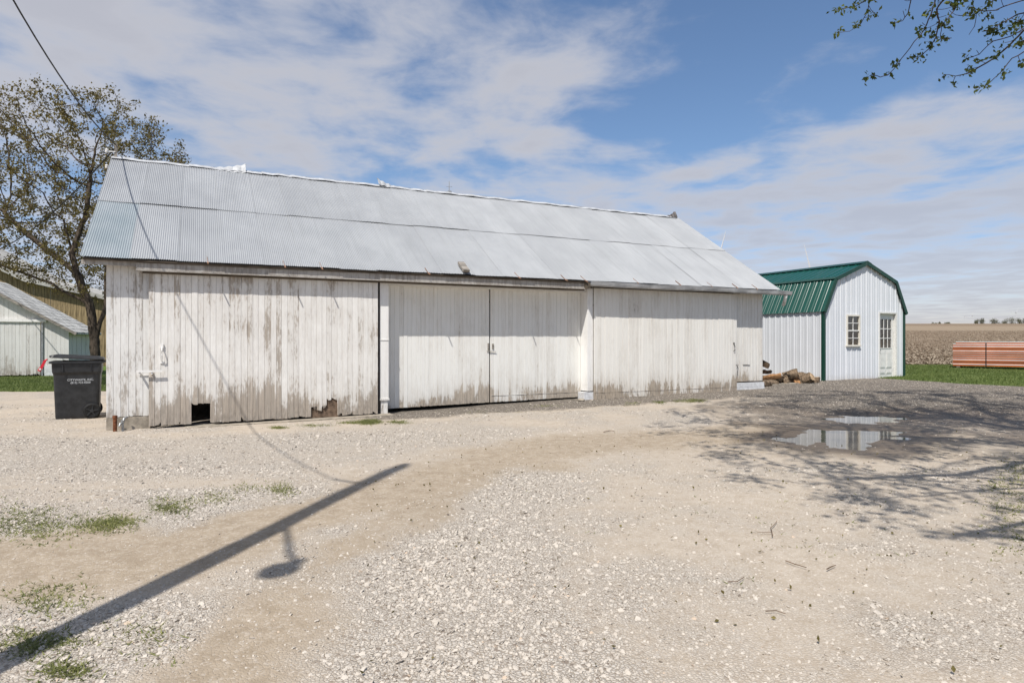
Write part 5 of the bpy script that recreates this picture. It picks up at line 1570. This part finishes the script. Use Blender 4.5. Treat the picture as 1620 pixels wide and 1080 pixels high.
md = chips.modifiers.new('chips', 'NODES'); md.node_group = ng
chips.data.materials.append(M['stone'])
print('chips', n)

# ------------------------------------------------------------------ grass, weeds, residue
def blades(X, Y, h, w_, r_, lean=0.5):
    n = len(X); Z = ground_h(X, Y) - 0.005; a = r_.uniform(0, 6.283, n); hh = h * r_.uniform(0.5, 1.3, n); ww = w_ * r_.uniform(0.6, 1.4, n)
    lx, ly = r_.normal(0, lean, n) * hh, r_.normal(0, lean, n) * hh
    v = np.stack([np.stack([X - np.cos(a) * ww, Y - np.sin(a) * ww, Z], -1), np.stack([X + np.cos(a) * ww, Y + np.sin(a) * ww, Z], -1), np.stack([X + lx, Y + ly, Z + hh], -1)], 1).reshape(-1, 3)
    return v, np.arange(n * 3).reshape(-1, 3)


r_ = np.random.default_rng(1234)
n = 150000; X = r_.uniform(10.2, 27, n); Y = r_.uniform(12.5, 27.6, n)
wb_ = (fbm(X * 0.9, Y * 0.9, 21, 4) - 0.5) * 0.7
k = (poly_sd(X, Y, LAWN_R) + wb_ * 0.6 < 0.06) & ~blocked(X, Y) & (X < 0.86 * Y + 2) & (Y < 27.3 + wb_)
v, f = blades(X[k], Y[k], 0.055, 0.010, r_, 0.6)
tag(link('lawn_grass', raw_mesh('lawn_grass', v, f, M['grass'])), 'short green lawn grass between the yard and the corn field', 'grass', kind='stuff')
n = 110000; X = r_.uniform(-24, -8.6, n); Y = r_.uniform(17.0, 25.5, n)
wb_ = (fbm(X * 0.9, Y * 0.9, 21, 4) - 0.5) * 0.7
k = (Y > 17.42 + wb_ * 0.5 + 0.02 * (X + 12)) & ~blocked(X, Y) & (X > -0.86 * Y - 2)
v, f = blades(X[k], Y[k], 0.06, 0.012, r_, 0.6)
tag(link('lawn_grass', raw_mesh('lawn_grass', v, f, M['grass'])), 'green lawn grass in front of the low outbuilding', 'grass', kind='stuff')
# weeds in the gravel
patches = [(45, 828, 95, 30, 520), (150, 832, 40, 14, 150), (185, 828, 35, 12, 240), (270, 803, 34, 12, 200), (330, 790, 40, 10, 90), (445, 777, 22, 12, 110), (400, 775, 60, 8, 60), (75, 945, 70, 30, 130), (60, 1015, 70, 22, 190), (105, 1062, 40, 16, 110),
           (230, 1010, 60, 40, 40), (586, 667, 16, 4, 800), (560, 668, 25, 3, 240), (630, 668, 16, 3, 200), (440, 675, 14, 2, 160), (500, 672, 30, 2, 100), (1100, 631, 16, 2.2, 260), (1080, 632, 26, 2, 120), (1043, 634, 12, 2, 120), (1000, 636, 14, 2, 50),
           (1615, 745, 36, 22, 170), (1600, 800, 50, 40, 150), (1610, 850, 45, 36, 80), (1590, 770, 40, 16, 60), (760, 650, 60, 3, 30), (860, 640, 20, 2, 40), (1250, 830, 260, 120, 40)]
WX, WY, WH = [], [], []
for (x, y, sx_, sy_, cnt) in patches:
    xs = r_.normal(x, sx_ * 0.5, cnt); ys = np.clip(r_.normal(y, sy_ * 0.5, cnt), 612, 1200)
    dd = F * CAMZ / (ys - YH)
    if y < 690: dd = dd * (CAMZ - base_h((xs - 810) / F * dd, dd)) / CAMZ
    WX += list((xs - 810) / F * dd); WY += list(dd); WH += [1.0 if y > 690 and cnt != 40 else 1.5] * cnt
WX, WY = np.array(WX), np.array(WY)
ok = ~blocked(WX, WY); WX, WY = WX[ok], WY[ok]
rep = 4; X = np.repeat(WX, rep) + r_.normal(0, 0.03, len(WX) * rep); Y = np.repeat(WY, rep) + r_.normal(0, 0.018, len(WX) * rep)
ok = ~blocked(X, Y); X, Y = X[ok], Y[ok]
v, f = blades(X, Y, 0.021, 0.0060, r_, 1.3)
tag(link('gravel_weeds', raw_mesh('gravel_weeds', v, f, M['weed'])), 'small green weeds sprouting through the gravel', 'weeds', kind='stuff')
# fallen bud scales and leaf bits
n = 520; Y = np.sqrt(r_.uniform(2.4 ** 2, 9.5 ** 2, n)); X = r_.uniform(-0.25, 0.85, n) * Y
C_ = np.stack([X, Y, ground_h(X, Y) + 0.012], -1)
v, f = leaf_quads(C_, 0.026, r_, -0.1, 0.6); v[:, 2] = np.maximum(v[:, 2], ground_h(v[:, 0], v[:, 1]) + 0.006)
tag(link('leaf_litter', raw_mesh('leaf_litter', v, f, M['leaf_bud'])), 'fallen leaf bits and bud scales strewn on the gravel', 'leaf litter', kind='stuff')
# corn residue on the field
n = 60000; Y = 27.6 + (r_.uniform(0, 1, n) ** 1.8) * 120; X = r_.uniform(0.50, 0.95, n) * Y
X = X + r_.uniform(0, 1, n) * 1.5; c = np.stack([X, Y, ground_h(X, Y) + 0.02], -1)
a = r_.uniform(0, math.pi, n); L_ = r_.uniform(0.04, 0.18, n); wv_ = r_.uniform(0.008, 0.022, n); el = r_.uniform(-0.1, 0.4, n)
d = np.stack([np.cos(a), np.sin(a) * 0.7, el], -1) * L_[:, None]; s_ = np.stack([-np.sin(a), np.cos(a), r_.uniform(0, 1, n)], -1) * wv_[:, None]
v = np.stack([c - s_, c + d - s_, c + d + s_, c + s_], 1).reshape(-1, 3); f = np.arange(n * 4).reshape(-1, 4)
tag(link('corn_residue', raw_mesh('corn_residue', v, f, M['residue'])), 'chopped corn stalks littering the brown field', 'corn stubble', kind='stuff')


# fallen twigs on the gravel
def twig(path, r0, lab):
    P = []
    for (x, y) in path:
        g = gp(x, y); P.append(Vector((g[0], g[1], gz(*g) + 0.014 + r0)))
    c = P[0].copy(); o = MB().tube([p - c for p in P], [r0 * (1 - 0.5 * i / len(P)) for i in range(len(P))], 6).build('fallen_twig', M['twig_brown'])
    o.location = c; tag(o, lab, 'twig', 'fallen twigs on the gravel'); return o


tw = twig([(1222, 850), (1221, 842), (1219, 836), (1224, 832), (1229, 825)], 0.0035, 'forked fallen twig lying on the gravel below the puddles')
g0_ = gp(1221, 843); g1_ = gp(1198, 844)
MB().tube([Vector((g0_[0], g0_[1], gz(*g0_) + 0.016)) - tw.location, Vector((g1_[0], g1_[1], gz(*g1_) + 0.016)) - tw.location], [0.0025, 0.0015], 5).build('side_twig', M['twig_brown'], tw)
twig([(1243, 888), (1258, 893), (1276, 898)], 0.0035, 'straight thin fallen twig just below the forked twig')
twig([(1308, 901), (1316, 897), (1322, 895)], 0.004, 'short stubby fallen twig right of the straight thin one')
twig([(1211, 969), (1228, 968), (1243, 973)], 0.0028, 'thin fallen twig with a leaf nearest the camera')
twig([(1152, 922), (1166, 922), (1177, 915)], 0.0028, 'short bent fallen twig left of the straight thin one')
twig([(955, 686), (966, 684), (972, 685)], 0.006, 'small dark twig far out in the tan wheel track')
